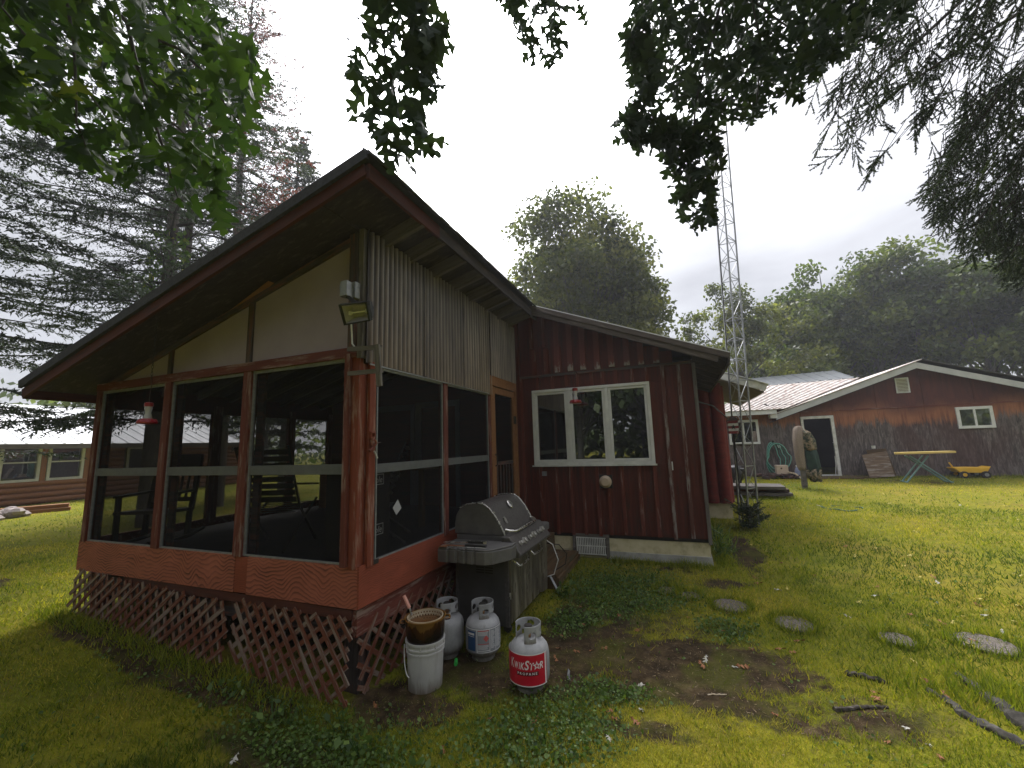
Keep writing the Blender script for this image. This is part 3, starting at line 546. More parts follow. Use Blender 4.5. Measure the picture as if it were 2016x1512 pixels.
# house volume: side wall, dark room
MB().bx((.27,WY+.05,.40),(.30,9.35,2.92)).build('side_wall',SIDE,house)
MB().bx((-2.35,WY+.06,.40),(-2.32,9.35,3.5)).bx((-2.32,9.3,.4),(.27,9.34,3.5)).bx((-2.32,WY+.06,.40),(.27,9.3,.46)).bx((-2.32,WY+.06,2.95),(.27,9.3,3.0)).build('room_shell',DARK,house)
for x in np.arange(.05,2.9,.42): plank('batten',house,BATT,(.31,WY+.1+x,.5),(.31,WY+.1+x,2.75),.05,.02,up=(1,0,0))
# window
win=MB()
xs=[WX0,-1.512,-.934,WX1]
win.bx((WX0,WY-.045,WZ0),(WX1,WY+.02,WZ0+.045)).bx((WX0,WY-.045,WZ1-.045),(WX1,WY+.02,WZ1)).bx((WX0,WY-.045,WZ0+.045),(WX0+.045,WY+.02,WZ1-.045)).bx((WX1-.045,WY-.045,WZ0+.045),(WX1,WY+.02,WZ1-.045))
for x in xs[1:3]: win.bx((x-.028,WY-.043,WZ0+.045),(x+.028,WY+.02,WZ1-.045))
win=win.build('window',WHT,house,bevel=.003)
MB().bx((WX0-.03,WY-.055,WZ0-.02),(WX1+.02,WY-.0,WZ0-.001)).build('sill',WHTD,win)
for i in range(3):
    a,b=xs[i]+(.047 if i==0 else .030),xs[i+1]-(.047 if i==2 else .030); s=MB(); z0,z1=WZ0+.047,WZ1-.047; w=.035
    s.bx((a,WY-.035,z0),(a+w,WY+.01,z1)).bx((b-w,WY-.035,z0),(b,WY+.01,z1)).bx((a+w,WY-.035,z0),(b-w,WY+.01,z0+w)).bx((a+w,WY-.035,z1-w),(b-w,WY+.01,z1)).build('sash',WHT,win,bevel=.004)
    MB().add([(a+w-.004,WY-.012,z0+w-.004),(b-w+.004,WY-.012,z0+w-.004),(b-w+.004,WY-.012,z1-w+.004),(a+w-.004,WY-.012,z1-w+.004)],[(0,1,2,3)]).build('pane',GLASS,win)
# house roof: gable with the barge board in front
BY=5.93; rx,rz_=-2.10,3.98; ex,ez=.72,2.86
def hr(x): return rz_+(ez-rz_)*(x-rx)/(ex-rx)
plank('barge_board',house,BARGE,(rx+.02,BY,hr(rx)-.06),(ex-.13,BY,hr(ex-.13)-.06),.085,.03,up=(0,-1,0))
plank('barge_board',house,BARGE,(rx,BY-.02,hr(rx)+.015),(ex,BY-.02,hr(ex)+.015),.07,.03,up=(0,-1,0))
MB().prism([(rx,BY-.03,hr(rx)+.052),(ex,BY-.03,hr(ex)+.052),(ex,BY-.03,hr(ex)+.068),(rx,BY-.03,hr(rx)+.068)],(0,3.5,0)).build('roof',ROOFW,house)
MB().prism([(rx-3.9,BY+.4,hr(rx)-1.05),(rx,BY+.4,hr(rx)+.05),(rx,BY+.4,hr(rx)+.062),(rx-3.9,BY+.4,hr(rx)-1.035)],(0,3.3,0)).build('roof',ROOFW,house)
MB().prism([(rx,BY+.02,hr(rx)-.03),(ex-.02,BY+.02,hr(ex)-.03),(ex-.02,BY+.02,hr(ex)-.005),(rx,BY+.02,hr(rx)-.005)],(0,3.4,0)).build('soffit',SOFF,house)
for i in range(7): plank('rafter_tail',house,SOFF,(.29,6.15+i*.48,hr(.29)-.09),(ex-.03,6.15+i*.48,hr(ex-.03)-.09),.05,.11)
plank('eave_fascia',house,GREY,(ex-.005,BY,hr(ex)-.03),(ex-.005,9.4,hr(ex)-.03),.13,.02,up=(1,0,0))
# vent cap, outlet, grille, thermometer
o=MB().lathe([(.082,0),(.088,.012),(.088,.03),(.066,.045),(.062,.06),(.055,.066)],28,(0,0,0)); 
for i,v in enumerate(o.v): o.v[i]=(-1.02+v[0],WY-.03-v[2],1.25+v[1])
o.build('vent_cap',BEIGE,house,'round beige vent cap',smooth=True)
MB().bx((-1.115,WY-.032,1.155),(-.925,WY-.004,1.345)).build('vent_plate',DARK,house)
MB().bx((-1.985,WY-.035,1.335),(-1.915,WY-.002,1.40)).build('outlet_cover',ALU,house,'small grey outdoor outlet cover')
gr=MB().bx((-1.56,WY-.01,.46),(-1.03,WY+.02,.50)).bx((-1.56,WY-.01,.17),(-1.515,WY+.02,.46)).bx((-1.075,WY-.01,.17),(-1.03,WY+.02,.46)).build('foundation_vent',GREY,house,'foundation vent with pale slotted grille')
g2=MB()
for z0,z1 in ((.225,.325),(.34,.44)):
    for i in range(17): g2.bx((-1.505+i*.0252,WY-.012,z0),(-1.505+i*.0252+.013,WY+.004,z1))
for z in (.218,.3325,.447): g2.bx((-1.51,WY-.012,z-.006),(-1.08,WY+.006,z+.006))
g2.build('grille',WHTD,gr); MB().bx((-1.51,WY+.016,.2),(-1.08,WY+.028,.45)).build('opening',DARK,gr)
MB().bx((-.115,WY-.016,1.405),(-.085,WY-.004,1.52)).build('thermometer',WHT,house,'small white thermometer strip')
MB().tube([(.33,8.0,2.5),(.62,7.9,2.38),(.83,7.9,2.15)],.012).build('service_pipe',GREY,house)
# ---- log wing behind
lw=thing('log_wing','dark red wing of upright logs on a pale foundation','house',(.2,9.6,.25))
for i,x in enumerate((.36,.58,.80)):
    MB().tube([(x,9.47,.54),(x+.004,9.47,1.4),(x,9.47,2.95)],[.125,.118,.12],14).build('log',LOGR,lw,smooth=True)
for i in range(12): MB().tube([(.86,9.62+i*.22,.54),(.86,9.62+i*.22,2.9)],.115,12).build('log',LOGR,lw,smooth=True)
MB().bx((-4,9.5,.5),(.8,12.3,2.9)).build('wall',SIDE,lw)
MB().bx((-4,9.42,.0),(.90,12.4,.535)).build('foundation',FOUND,lw)
plank('rake_fascia',lw,WHTD,(-.5,9.05,3.62),(1.66,9.05,2.74),.125,.03,up=(0,-1,0))
MB().prism([(-1.0,9.0,3.93),(1.70,9.0,2.80),(1.70,9.0,2.815),(-1.0,9.0,3.945)],(0,3.6,0)).build('roof',ROOFW,lw)
MB().prism([(-.4,9.07,3.5),(1.62,9.07,2.66),(1.62,9.07,2.685),(-.4,9.07,3.525)],(0,3.5,0)).build('soffit',plain('dull_yellow_soffit',[(.13,.112,.075),(.17,.148,.10)],4,.7),lw,'yellowish soffit boards')
# ---- garage
GY=17.2
gar=thing('garage','long low red garage with weathered plywood front and white gable trim','garage',(6.5,19,.42))
def gtop(x): return 3.86-.36*abs(x-7.45)+(0)
xs_=[1.2,2.42,3.64,4.05,5.03,6.25,7.47,8.69,9.91,11.35]
def gpanel(a,b,z0,z1,top=False):
    if top: poly=[(a,GY,z0),(b,GY,z0),(b,GY,max(z0+.02,gtop(b)))]+([(7.45,GY,gtop(7.45))] if a<7.45<b else [])+[(a,GY,max(z0+.02,gtop(a)))]
    else: poly=[(a,GY,z0),(b,GY,z0),(b,GY,z1),(a,GY,z1)]
    MB().prism([Vector(p) for p in poly],(0,.03,0)).build('plywood_sheet',GARS,gar)
for i in range(len(xs_)-1):
    a,b=xs_[i]+.004,xs_[i+1]-.004
    if abs(a-4.054)<.02: continue
    gpanel(a,b,.43,2.78 if a<3.3 else 2.62)
for a,b in ((3.644,5.026),(5.034,6.246),(6.254,7.466),(7.474,8.686),(8.694,9.906),(9.914,11.2)): gpanel(a,b,2.645,0,True)
gpanel(4.054,5.026,2.48,2.62)
plank('seam_trim',gar,RED,(3.3,GY-.012,2.632),(11.2,GY-.012,2.632),.03,.02,up=(0,-1,0))
# side walls, roofs
MB().bx((1.15,GY+.03,.4),(1.2,24,2.7)).bx((11.3,GY+.03,.4),(11.35,26,2.6)).bx((1.2,24,.4),(11.3,24.05,2.7)).build('side_wall',GARS,gar)
plank('rake_fascia',gar,WHT,(3.2,GY-.42,gtop(3.2)+.43),(7.45,GY-.42,gtop(7.45)+.11+.0),.2,.03,up=(0,-1,0)) if False else None
def rakez(x): return 3.98-.36*abs(x-7.45)
gs=(GY-.35)/GY
TRIMG=plain('greyed_white_trim',[(.36,.37,.38),(.46,.47,.48)],5,.5,0,.03)
def rake(x0,x1,name='rake_fascia'): 
    MB().prism([(x0*gs,GY-.35,CZ+(rakez(x0)-CZ)*gs-.10),(x1*gs,GY-.35,CZ+(rakez(x1)-CZ)*gs-.10),(x1*gs,GY-.35,CZ+(rakez(x1)-CZ)*gs+.09),(x0*gs,GY-.35,CZ+(rakez(x0)-CZ)*gs+.09)],(0,.03,0)).build(name,TRIMG,gar)
rake(3.35,7.45); rake(7.45,11.9)
for s,x0 in ((1,11.9),(-1,3.1)):
    x0g=x0; MB().prism([(7.45,GY-.38,4.09),(x0g,GY-.38,rakez(x0g)+.12),(x0g,GY-.38,rakez(x0g)+.15),(7.45,GY-.38,4.12)],(0,8,0)).build('roof',SHING if s>0 else ROOFR,gar)
    MB().prism([(7.45,GY-.3,3.86),(x0g,GY-.3,rakez(x0g)-.11),(x0g,GY-.3,rakez(x0g)-.09),(7.45,GY-.3,3.88)],(0,.3,0)).build('soffit',SOFF,gar)
MB().bx((3.12,GY-.36,2.46),(3.32,GY,2.72)).build('eave_return',WHT,gar)
MB().bx((1.3,GY-.42,2.60),(3.3,GY-.39,2.74)).build('eave_fascia',WHT,gar)
ribroof('roof',gar,ROOFR,(1.3,GY-.45,2.75),(3.55,GY-.45,2.75),(7.3,21.3,4.12),(3.55,21.3,4.05),.17,label='rust streaked white corrugated roof of the side wing')
ribroof('roof',gar,ROOFG,(2.4,21.5,4.06),(7.2,21.5,4.16),(7.4,24.5,4.92),(2.2,24.5,4.82),.4,label='grey standing seam roof behind')
# garage door opening
dx0,dx1,dz0,dz1=4.07,5.02,.44,2.47
MB().bx((dx0-.0,GY-.03,dz0),(dx0+.07,GY+.05,dz1)).bx((dx1-.09,GY-.03,dz0),(dx1,GY+.05,dz1)).bx((dx0+.07,GY-.03,dz1-.09),(dx1-.09,GY+.05,dz1)).build('door_frame',WHTD,gar)
MB().bx((dx0+.07,GY-.05,dz0-.03),(dx1-.09,GY+.1,dz0+.04)).build('door_sill',WHT,gar)
MB().bx((dx0+.08,GY+.9,.42),(dx1+1,GY+4,.44)).bx((dx0-1,GY+4,.4),(dx1+2,GY+4.05,3)).bx((dx0-1,GY+.1,.4),(dx0-.95,GY+4,3)).bx((dx1+2,GY+.1,.4),(dx1+2.05,GY+4,3)).bx((dx0-1,GY+.1,2.9),(dx1+2,GY+4,2.95)).build('room_shell',DARK,gar)
MB().tube([(dx1-.07,GY-.02,1.55),(dx1-.12,GY-.06,1.55)],.02).build('latch',WHT,gar)
MB().tube([(dx1-.12,GY-.03,1.1),(dx1-.13,GY-.05,.8),(dx1-.17,GY-.05,.55),(dx1-.16,GY-.04,.46)],.012).build('cable',WHTD,gar)
def gwindow(x0,x1,z0,z1,fw=.085):
    f=MB().bx((x0,GY-.05,z0),(x1,GY+.04,z0+fw)).bx((x0,GY-.05,z1-fw),(x1,GY+.04,z1)).bx((x0,GY-.05,z0+fw),(x0+fw,GY+.04,z1-fw)).bx((x1-fw,GY-.05,z0+fw),(x1,GY+.04,z1-fw)).bx(((x0+x1)/2-.03,GY-.04,z0+fw),((x0+x1)/2+.03,GY+.03,z1-fw)).build('window',WHT,gar,bevel=.006)
    mid=(x0+x1)/2
    for a,b in ((x0+fw,mid-.03),(mid+.03,x1-fw)): MB().add([(a-.01,GY-.036,z0+fw-.01),(b+.01,GY-.036,z0+fw-.01),(b+.01,GY-.036,z1-fw+.01),(a-.01,GY-.036,z1-fw+.01)],[(0,1,2,3)]).build('pane',GLASS,f)
gwindow(8.19,9.05,1.87,2.54); gwindow(1.78,2.76,1.57,2.45,.08)
lv=MB().bx((6.82,GY-.05,3.09),(7.17,GY-.02,3.12)).bx((6.82,GY-.05,3.55),(7.17,GY-.02,3.59)).bx((6.82,GY-.05,3.12),(6.85,GY-.02,3.55)).bx((7.14,GY-.05,3.12),(7.17,GY-.02,3.55)).build('gable_vent',WHT,gar)
for i in range(9): plank('louvre',lv,WHT,(6.85,GY-.03,3.145+i*.047),(7.14,GY-.03,3.145+i*.047),.035,.01,up=(0,-1,-1))
MB().bx((3.27,GY-.03,1.42),(3.37,GY-.002,1.51)).build('outlet_box',WHTD,gar)
for i in range(3): plank('step_board',gar,BRNW,(3.9,GY-.35-i*.2,.44-.01*i),(5.75-.2*i,GY-.35-i*.2,.44-.01*i),.19,.05)
# ---- far log cabin on the left
CX=-22.5
cab=thing('log_cabin','orange log cabin with white metal roof and row of white windows','house',(-25,9,.22))
for i in range(12):
    z=.34+i*.21
    if i<4: MB().tube([(CX,-2,z),(CX,16,z)],.11,10).build('log',LOG,cab,smooth=True)
    elif i==10: MB().tube([(CX,-2,z),(CX,16,z)],.11,10).build('log',LOG,cab,smooth=True)
for y0,y1 in ((9.95,10.7),(13.0,16)):
    for i in range(4,10): MB().tube([(CX,y0,.34+i*.21),(CX,y1,.34+i*.21)],.11,10).build('log',LOG,cab,smooth=True)
MB().bx((CX-7,-2,.2),(CX-.14,16,2.6)).build('wall',DARK,cab)
yy=3.4
while yy<9.6:
    f=MB(); y0,y1=yy,yy+1.05; z0,z1=1.06,2.42
    f.bx((CX-.06,y0,z0),(CX+.08,y0+.09,z1)).bx((CX-.06,y1-.09,z0),(CX+.08,y1,z1)).bx((CX-.06,y0+.09,z0),(CX+.08,y1-.09,z0+.09)).bx((CX-.06,y0+.09,z1-.08),(CX+.08,y1-.09,z1)).bx((CX-.04,y0+.09,1.74),(CX+.05,y1-.09,1.79)); f=f.build('window',WHT,cab)
    MB().add([(CX-.02,y0+.05,z0),(CX-.02,y1-.05,z0),(CX-.02,y1-.05,z1),(CX-.02,y0+.05,z1)],[(0,1,2,3)]).build('pane',GLASS,f)
    plank('mullion_board',cab,LOG,(CX+.02,y1+.09,1.05),(CX+.02,y1+.09,2.45),.15,.1,up=(1,0,0)); yy+=1.24
f=MB().bx((CX-.06,10.8,1.1),(CX+.08,12.9,1.2)).bx((CX-.06,10.8,2.2),(CX+.08,12.9,2.3)).bx((CX-.06,10.8,1.2),(CX+.08,10.9,2.2)).bx((CX-.06,12.8,1.2),(CX+.08,12.9,2.2)).build('window',WHT,cab)
ribroof('roof',cab,ROOFW,(CX+.6,-2.5,2.42),(CX+.6,15.6,2.42),(CX-4.6,15.6,4.30),(CX-4.6,-2.5,4.30),.5,label='white ribbed metal roof')
plank('eave_fascia',cab,GREY,(CX+.62,-2.5,2.33),(CX+.62,15.6,2.33),.16,.04,up=(1,0,0))
MB().prism([(CX+.6,15.62,2.3),(CX+.6,15.62,2.45),(CX-4.6,15.62,4.33),(CX-4.6,15.62,2.3)],(0,.05,0)).build('gable_wall',LOG,cab)
ch=thing_part(cab,'chimney')
for k in range(22):
    for (x,y,lx,ly) in ((CX-3.5,6.55,.05,.2),(CX-3.5,6.78,.05,.2),(CX-3.5,7.01,.05,.2),(CX-3.5,7.24,.05,.2)):
        yo=.1*(k%2); 
        bb=plank('brick',ch,BRICKM,(x+random.uniform(0,.01),y+yo-.1,3.75+k*.082),(x+random.uniform(0,.01),y+yo+.105,3.75+k*.082),.07,.06,up=(1,0,0))
MB().bx((CX-4.1,6.5,3.7),(CX-3.52,7.42,5.5)).build('chimney_core',plain('mortar',[(.2,.18,.16),(.3,.28,.25)],8,.95),ch)
MB().bx((CX-4.2,6.4,5.5),(CX-3.42,7.5,5.6)).build('chimney_cap',GREY,ch)
# ================================================================== objects
def textmesh(s,width,height,shear=0,bold=.0):
    c=bpy.data.curves.new('t','FONT'); c.body=s; c.size=1; c.shear=shear; c.offset=bold; c.align_x='CENTER'; c.resolution_u=3
    o=bpy.data.objects.new('t',c); COL.objects.link(o); dg=bpy.context.evaluated_depsgraph_get(); me=bpy.data.meshes.new_from_object(o.evaluated_get(dg))
    v=np.array([tuple(x.co) for x in me.vertices]); f=[tuple(p.vertices) for p in me.polygons]; bpy.data.objects.remove(o); bpy.data.curves.remove(c); bpy.data.meshes.remove(me)
    mn,mx=v.min(0),v.max(0); v=(v-(mn+mx)/2)/np.maximum(mx-mn,1e-6); return v[:,0]*width,v[:,1]*height,f
def bend(mb,u,v,f,c,r,a0,z0):
    """flat print wrapped round a cylinder: u metres along the arc"""
    mb.add([(c[0]+r*math.cos(a0+x/r),c[1]+r*math.sin(a0+x/r),c[2]+z0+y) for x,y in zip(u,v)],f)
def patch(mb,c,r,a0,u0,u1,z0,z1,n=24,t=0):
    vs=[];fs=[]
    for i in range(n+1):
        a=a0+(u0+(u1-u0)*i/n)/r
        for z in (z0,z1): vs.append((c[0]+r*math.cos(a),c[1]+r*math.sin(a),c[2]+z))
    for i in range(n): fs.append((2*i,2*i+2,2*i+3,2*i+1))
    mb.add(vs,fs)
def specked(name,a,b_,dirtc,rough):
    m,nt,b=newmat(name); t=nn(nt,'ShaderNodeTexCoord'); v=coords(nt,(1,1,1)); n1=noise(nt,v,7,6,.65); n2=noise(nt,coords(nt,(1,1,.7)),85,3,.6); n3=noise(nt,coords(nt,(9,9,1.2)),2.5,5,.65); z=nn(nt,'ShaderNodeSeparateXYZ',{0:t.outputs['Generated']})
    c=ramp(nt,n1,[(.3,a),(.7,b_)]); c=mixc(nt,nn(nt,'ShaderNodeMapRange',{0:n2,1:.66,2:.74,3:0,4:.75}).outputs[0],c,dirtc)
    g=nn(nt,'ShaderNodeMath',{0:n3,1:-.55,2:z.outputs[2]},operation='MULTIPLY_ADD'); c=mixc(nt,nn(nt,'ShaderNodeMapRange',{0:g.outputs[0],1:-.26,2:.0,3:.75,4:0}).outputs[0],c,dirtc)
    c=mixc(nt,nn(nt,'ShaderNodeMapRange',{0:n3,1:.56,2:.75,3:0,4:.35}).outputs[0],c,dirtc)
    nt.links.new(c,b.inputs['Base Color']); nt.links.new(nn(nt,'ShaderNodeMapRange',{0:n1,1:.3,2:.7,3:rough-.12,4:rough+.2}).outputs[0],b.inputs['Roughness']); bump(nt,b,n1,.06,.004); return m
TANKM=specked('grey_white_tank_paint',(.22,.225,.23),(.36,.365,.37),(.12,.095,.07),.5)
REDL=plain('red_label_film',[(.42,.006,.022),(.50,.012,.03)],6,.35,0,.05); WHTL=plain('white_print',[(.66,.66,.66),(.75,.75,.75)],20,.45,0,0); DRED=plain('dark_red_print',[(.10,.004,.01)],5,.4,0,0)
BLUL=plain('blue_print',[(.02,.06,.16),(.03,.08,.20)],12,.5,0,0); GRYL=plain('grey_print',[(.24,.25,.27)],12,.5,0,0); BRASS=plain('brass_valve',[(.22,.12,.06),(.35,.2,.09)],20,.4,.7,.05); SALM=plain('faded_red_print',[(.50,.10,.09)],9,.5,0,0)
DIRTG=plain('dirty_grey_foot',[(.10,.09,.075),(.22,.21,.19)],15,.8)
def tank(label,x,y,az,mat=TANKM,group='propane cylinders by the grill'):
    z=gz(x,y)-.004; t=thing('propane_tank',label,'propane tank',(x,y,z),group); c=(x,y,z)
    pr=[(.100,0),(.100,.035),(.085,.035),(.10,.034),(.122,.045),(.140,.065),(.150,.09),(.1535,.12),(.1535,.245),(.151,.27),(.142,.30),(.122,.325),(.09,.341),(.05,.348),(.02,.35)]
    MB().lathe(pr[4:],40,c).build('body',mat,t,smooth=True); MB().lathe([(.098,0),(.100,.0),(.100,.05),(.098,.05)],32,c,False,False).build('foot_ring',DIRTG,t)
    n=120;h=20; g=MB();vs=[];fs=[]
    for i in range(n+1):
        a=az+R(35)+R(290)*i/n
        for j in range(h+1): vs.append((x+.098*math.cos(a),y+.098*math.sin(a),z+.335+.122*j/h))
    for i in range(n):
        f=i/n
        for j in range(h):
            hole=False
            for cf,w,jc,jh in ((.12,.06,9.5,3.5),(.34,.065,13,3.6),(.64,.065,13,3.6),(.88,.06,9.5,3.5)):
                if ((f-cf)/w)**2+((j+.5-jc)/jh)**2<1: hole=True
            if j<6+3*math.sin(f*40)*.3 and (.19<f<.42 or .57<f<.80): hole=True
            if not hole: k=i*(h+1)+j; fs.append((k,k+h+1,k+h+2,k+1))
    g.add(vs,fs); o=g.build('collar',mat,t,smooth=True); so=o.modifiers.new('s','SOLIDIFY'); so.thickness=.004
    v=MB().lathe([(.018,.345),(.02,.37),(.014,.375),(.014,.40),(.017,.402),(.017,.415)],12,c).tube([(x,y,z+.39),(x+.05*math.cos(az+R(180)),y+.05*math.sin(az+R(180)),z+.39)],.013).build('valve',BRASS,t,smooth=True)
    MB().lathe([(.028,.418),(.032,.425),(.032,.436),(.028,.44)],16,c).build('valve_knob',DARK,t,smooth=True)
    return t,c
def camaz(x,y): return math.atan2(-y,-x)
x,y=-1.195,3.226; az=camaz(x,y)
t,c=tank('propane cylinder with bright red label in front of the grill',x,y,az-R(55))
r=.1552; a0=az-R(3); lab=MB(); patch(lab,c,.1545,a0,-.30,.155,.075,.292,40); lab=lab.build('label',WHTL,t,'white bordered red label reading KWIK STAR PROPANE')
m=MB(); patch(m,c,.1550,a0,-.30,.135,.082,.285,36); patch(m,c,.1552,a0,.150,.155,.082,.285,2); m.build('red_panel',REDL,lab,smooth=True)
m=MB(); patch(m,c,.1553,a0,-.095,.075,.148,.176,16); m.build('dark_strip',DRED,lab,smooth=True)
m=MB()
for s,u0,wd,ht,z0 in (('K',-.137,.036,.066,.221),('W',-.096,.036,.048,.213),('I',-.070,.011,.048,.213),('K',-.047,.031,.048,.213),('S',-.012,.038,.064,.221),('T',.025,.033,.048,.213),('R',.100,.034,.048,.213)):
    u,v,f=textmesh(s,wd,ht,.22,.02); bend(m,u+u0,v,f,c,.1556,a0,z0)
sp=[];
for k in range(10):
    q=(.032 if k%2==0 else .013); an=R(90+36*k); sp.append((.062+q*math.cos(an),q*math.sin(an)))
si=[(.062+(px-.062)*.5,py*.5) for px,py in sp]
us=np.array([p[0] for p in sp+si]); vv=np.array([p[1] for p in sp+si]); bend(m,us,vv,[(k,(k+1)%10,10+(k+1)%10,10+k) for k in range(10)],c,.1557,a0,.214)
u,v,f=textmesh('P R O P A N E',.15,.017,0,.02); bend(m,u-.012,v,f,c,.1557,a0,.163)
m.build('print',WHTL,lab)
x,y=-1.743,3.549; az=camaz(x,y)
t,c=tank('propane cylinder with blue and white warning label beside the grill cabinet',x,y,az-R(55)); a0=az
lab=MB(); patch(lab,c,.1545,a0,-.20,.20,.09,.285,40); lab=lab.build('label',GRYL,t,'blue and white warning label',smooth=True)
m=MB(); patch(m,c,.1550,a0,-.155,-.070,.105,.26,10); m.build('blue_panel',BLUL,lab,smooth=True)
m=MB()
for a,b,z0,z1 in ((-.058,-.052,.095,.28),(-.2,.2,.272,.279),(-.058,.2,.093,.098),(.055,.059,.1,.27),(.115,.119,.1,.27),(-.052,.055,.107,.112)): patch(m,c,.1550,a0,a,b,z0,z1,16)
for a,b in ((-.045,.048),(.064,.11),(.124,.18)):
    z0=.122
    while z0<.262:
        if not(a<0 and .155<z0<.23): patch(m,c,.1551,a0,a,b-random.uniform(0,.018),z0,z0+.0035,8)
        z0+=.009
patch(m,c,.1552,a0,-.15,-.08,.215,.219,6); patch(m,c,.1552,a0,-.15,-.08,.228,.245,6)
m.build('print_lines',WHTL,lab)
m=MB(); patch(m,c,.1553,a0,-.045,.05,.262,.269,8); patch(m,c,.1553,a0,-.048,.05,.160,.165,8)
di=[(.025,.027),(.0,.0),(.025,-.027),(.05,0)]; bend(m,np.array([p[0] for p in di]),np.array([p[1] for p in di]),[(0,1,2,3)],c,.1554,a0,.205); m.build('red_print',SALM,lab)
x,y=-2.08,3.50; tank('plain unlabelled propane cylinder half hidden behind the bucket',x,y,camaz(x,y)-R(70))
# ---- bucket, pot, strainer
BUCK=specked('white_bucket_plastic',(.42,.42,.405),(.48,.48,.47),(.14,.10,.07),.42); POTM,nt,b=newmat('burnt_amber_pot')
v=coords(nt,(9,9,1.0)); n1=noise(nt,v,1.3,5,.65); s=nn(nt,'ShaderNodeSeparateXYZ',{0:nn(nt,'ShaderNodeTexCoord').outputs['Generated']}); f=nn(nt,'ShaderNodeMath',{0:n1,1:1.1,2:s.outputs[2]},operation='MULTIPLY_ADD'); f=nn(nt,'ShaderNodeMath',{0:f.outputs[0],1:.72},operation='MULTIPLY')
nt.links.new(ramp(nt,f.outputs[0],[(.62,(.010,.007,.005)),(.95,(.09,.034,.008)),(1.0,(.27,.14,.035))]),b.inputs['Base Color']); b.inputs['Roughness'].default_value=.22; b.inputs['Metallic'].default_value=.35
bx_,by_=-2.0,3.03; bz=gz(bx_,by_)-.004
t=thing('bucket','white plastic five gallon bucket standing beside the lattice','bucket',(bx_,by_,bz)); c=(bx_,by_,bz)
MB().lathe([(.128,0),(.130,.004),(.143,.28),(.150,.281),(.150,.292),(.144,.293),(.145,.312),(.154,.313),(.154,.324),(.147,.325),(.148,.350),(.156,.351),(.156,.366),(.145,.366),(.138,.30),(.126,.02)],44,c,True,True).build('body',BUCK,t,smooth=True)
ca=camaz(bx_,by_); hp=[]
for k in range(13):
    a=ca-R(95)+R(50)*k/12*1.6; hp.append((bx_+.163*math.cos(a),by_+.163*math.sin(a),bz+.325-.19*math.sin(math.pi*min(1,k/12*.85))))
MB().tube(hp[:8],.0035,6).build('handle',WHTD,t); 
hx=MB()
for k in range(8):
    a=ca+R(-60+k*45); hx.box((bx_+.150*math.cos(a),by_+.150*math.sin(a),bz+.337),(.008,.008,.026))
hx.build('rim_rib',BUCK,t,kind='stuff')
pz=bz+.345; t=thing('stock_pot','amber brown burnt stock pot standing on top of the white bucket','pot',(bx_,by_,pz)); c=(bx_,by_,pz)
MB().lathe([(.125,0),(.142,.012),(.150,.06),(.157,.165),(.163,.172),(.163,.178),(.155,.178),(.148,.10),(.14,.03)],44,c,True,True).build('body',POTM,t,smooth=True)
for s in (1,-1):
    a=ca+R(90)*s; u=Vector((math.cos(a),math.sin(a),0)); w=Vector((-u.y,u.x,0)); o=Vector(c)+Vector((0,0,.150))
    MB().tube([o+u*.156+w*.04,o+u*.19+w*.035,o+u*.195,o+u*.19-w*.035,o+u*.156-w*.04],.009,8).build('handle',POTM,t,smooth=True)
STR=plain('cream_strainer',[(.34,.27,.17),(.48,.40,.28)],14,.45,0,.03)
t=thing('strainer','cream perforated strainer basket sitting inside the amber stock pot','strainer',(bx_,by_,pz+.09)); g=MB();vs=[];fs=[];n=72;h=8
for i in range(n):
    a=2*math.pi*i/n
    for j in range(h+1): vs.append((bx_+(.128+.008*j/h)*math.cos(a),by_+(.128+.008*j/h)*math.sin(a),pz+.09+.085*j/h))
for i in range(n):
    for j in range(h):
        if not(j in (4,6) and (i+j//2)%2==0): a=i*(h+1)+j; b_=((i+1)%n)*(h+1)+j; fs.append((a,b_,b_+1,a+1))
g.add(vs,fs); g.build('basket',STR,t)
MB().lathe([(.135,.172),(.143,.174),(.143,.180),(.135,.180)],44,c,False,False).build('rim',STR,t,smooth=True)
MB().lathe([(0.001,.135),(.131,.135)],40,c,False,False).build('broth',plain('brown_liquid',[(.09,.04,.012),(.13,.06,.02)],6,.12,0,.05),t)
a=ca-R(120); u=Vector((math.cos(a),math.sin(a),0)); o=Vector((bx_,by_,pz))
hd=MB().beam(o+u*.125+Vector((0,0,.17)),o+u*.145+Vector((0,0,.225)),.02,.006,(u.x,u.y,0)).build('handle_shank',CHROME,t)
MB().beam(o+u*.145+Vector((0,0,.222)),o+u*.20+Vector((0,0,.315)),.03,.016,(u.x,u.y,0)).build('handle_grip',plain('faded_pink_grip',[(.50,.22,.17),(.60,.32,.25)],20,.5),t,'faded pink handle grip',bevel=.004)
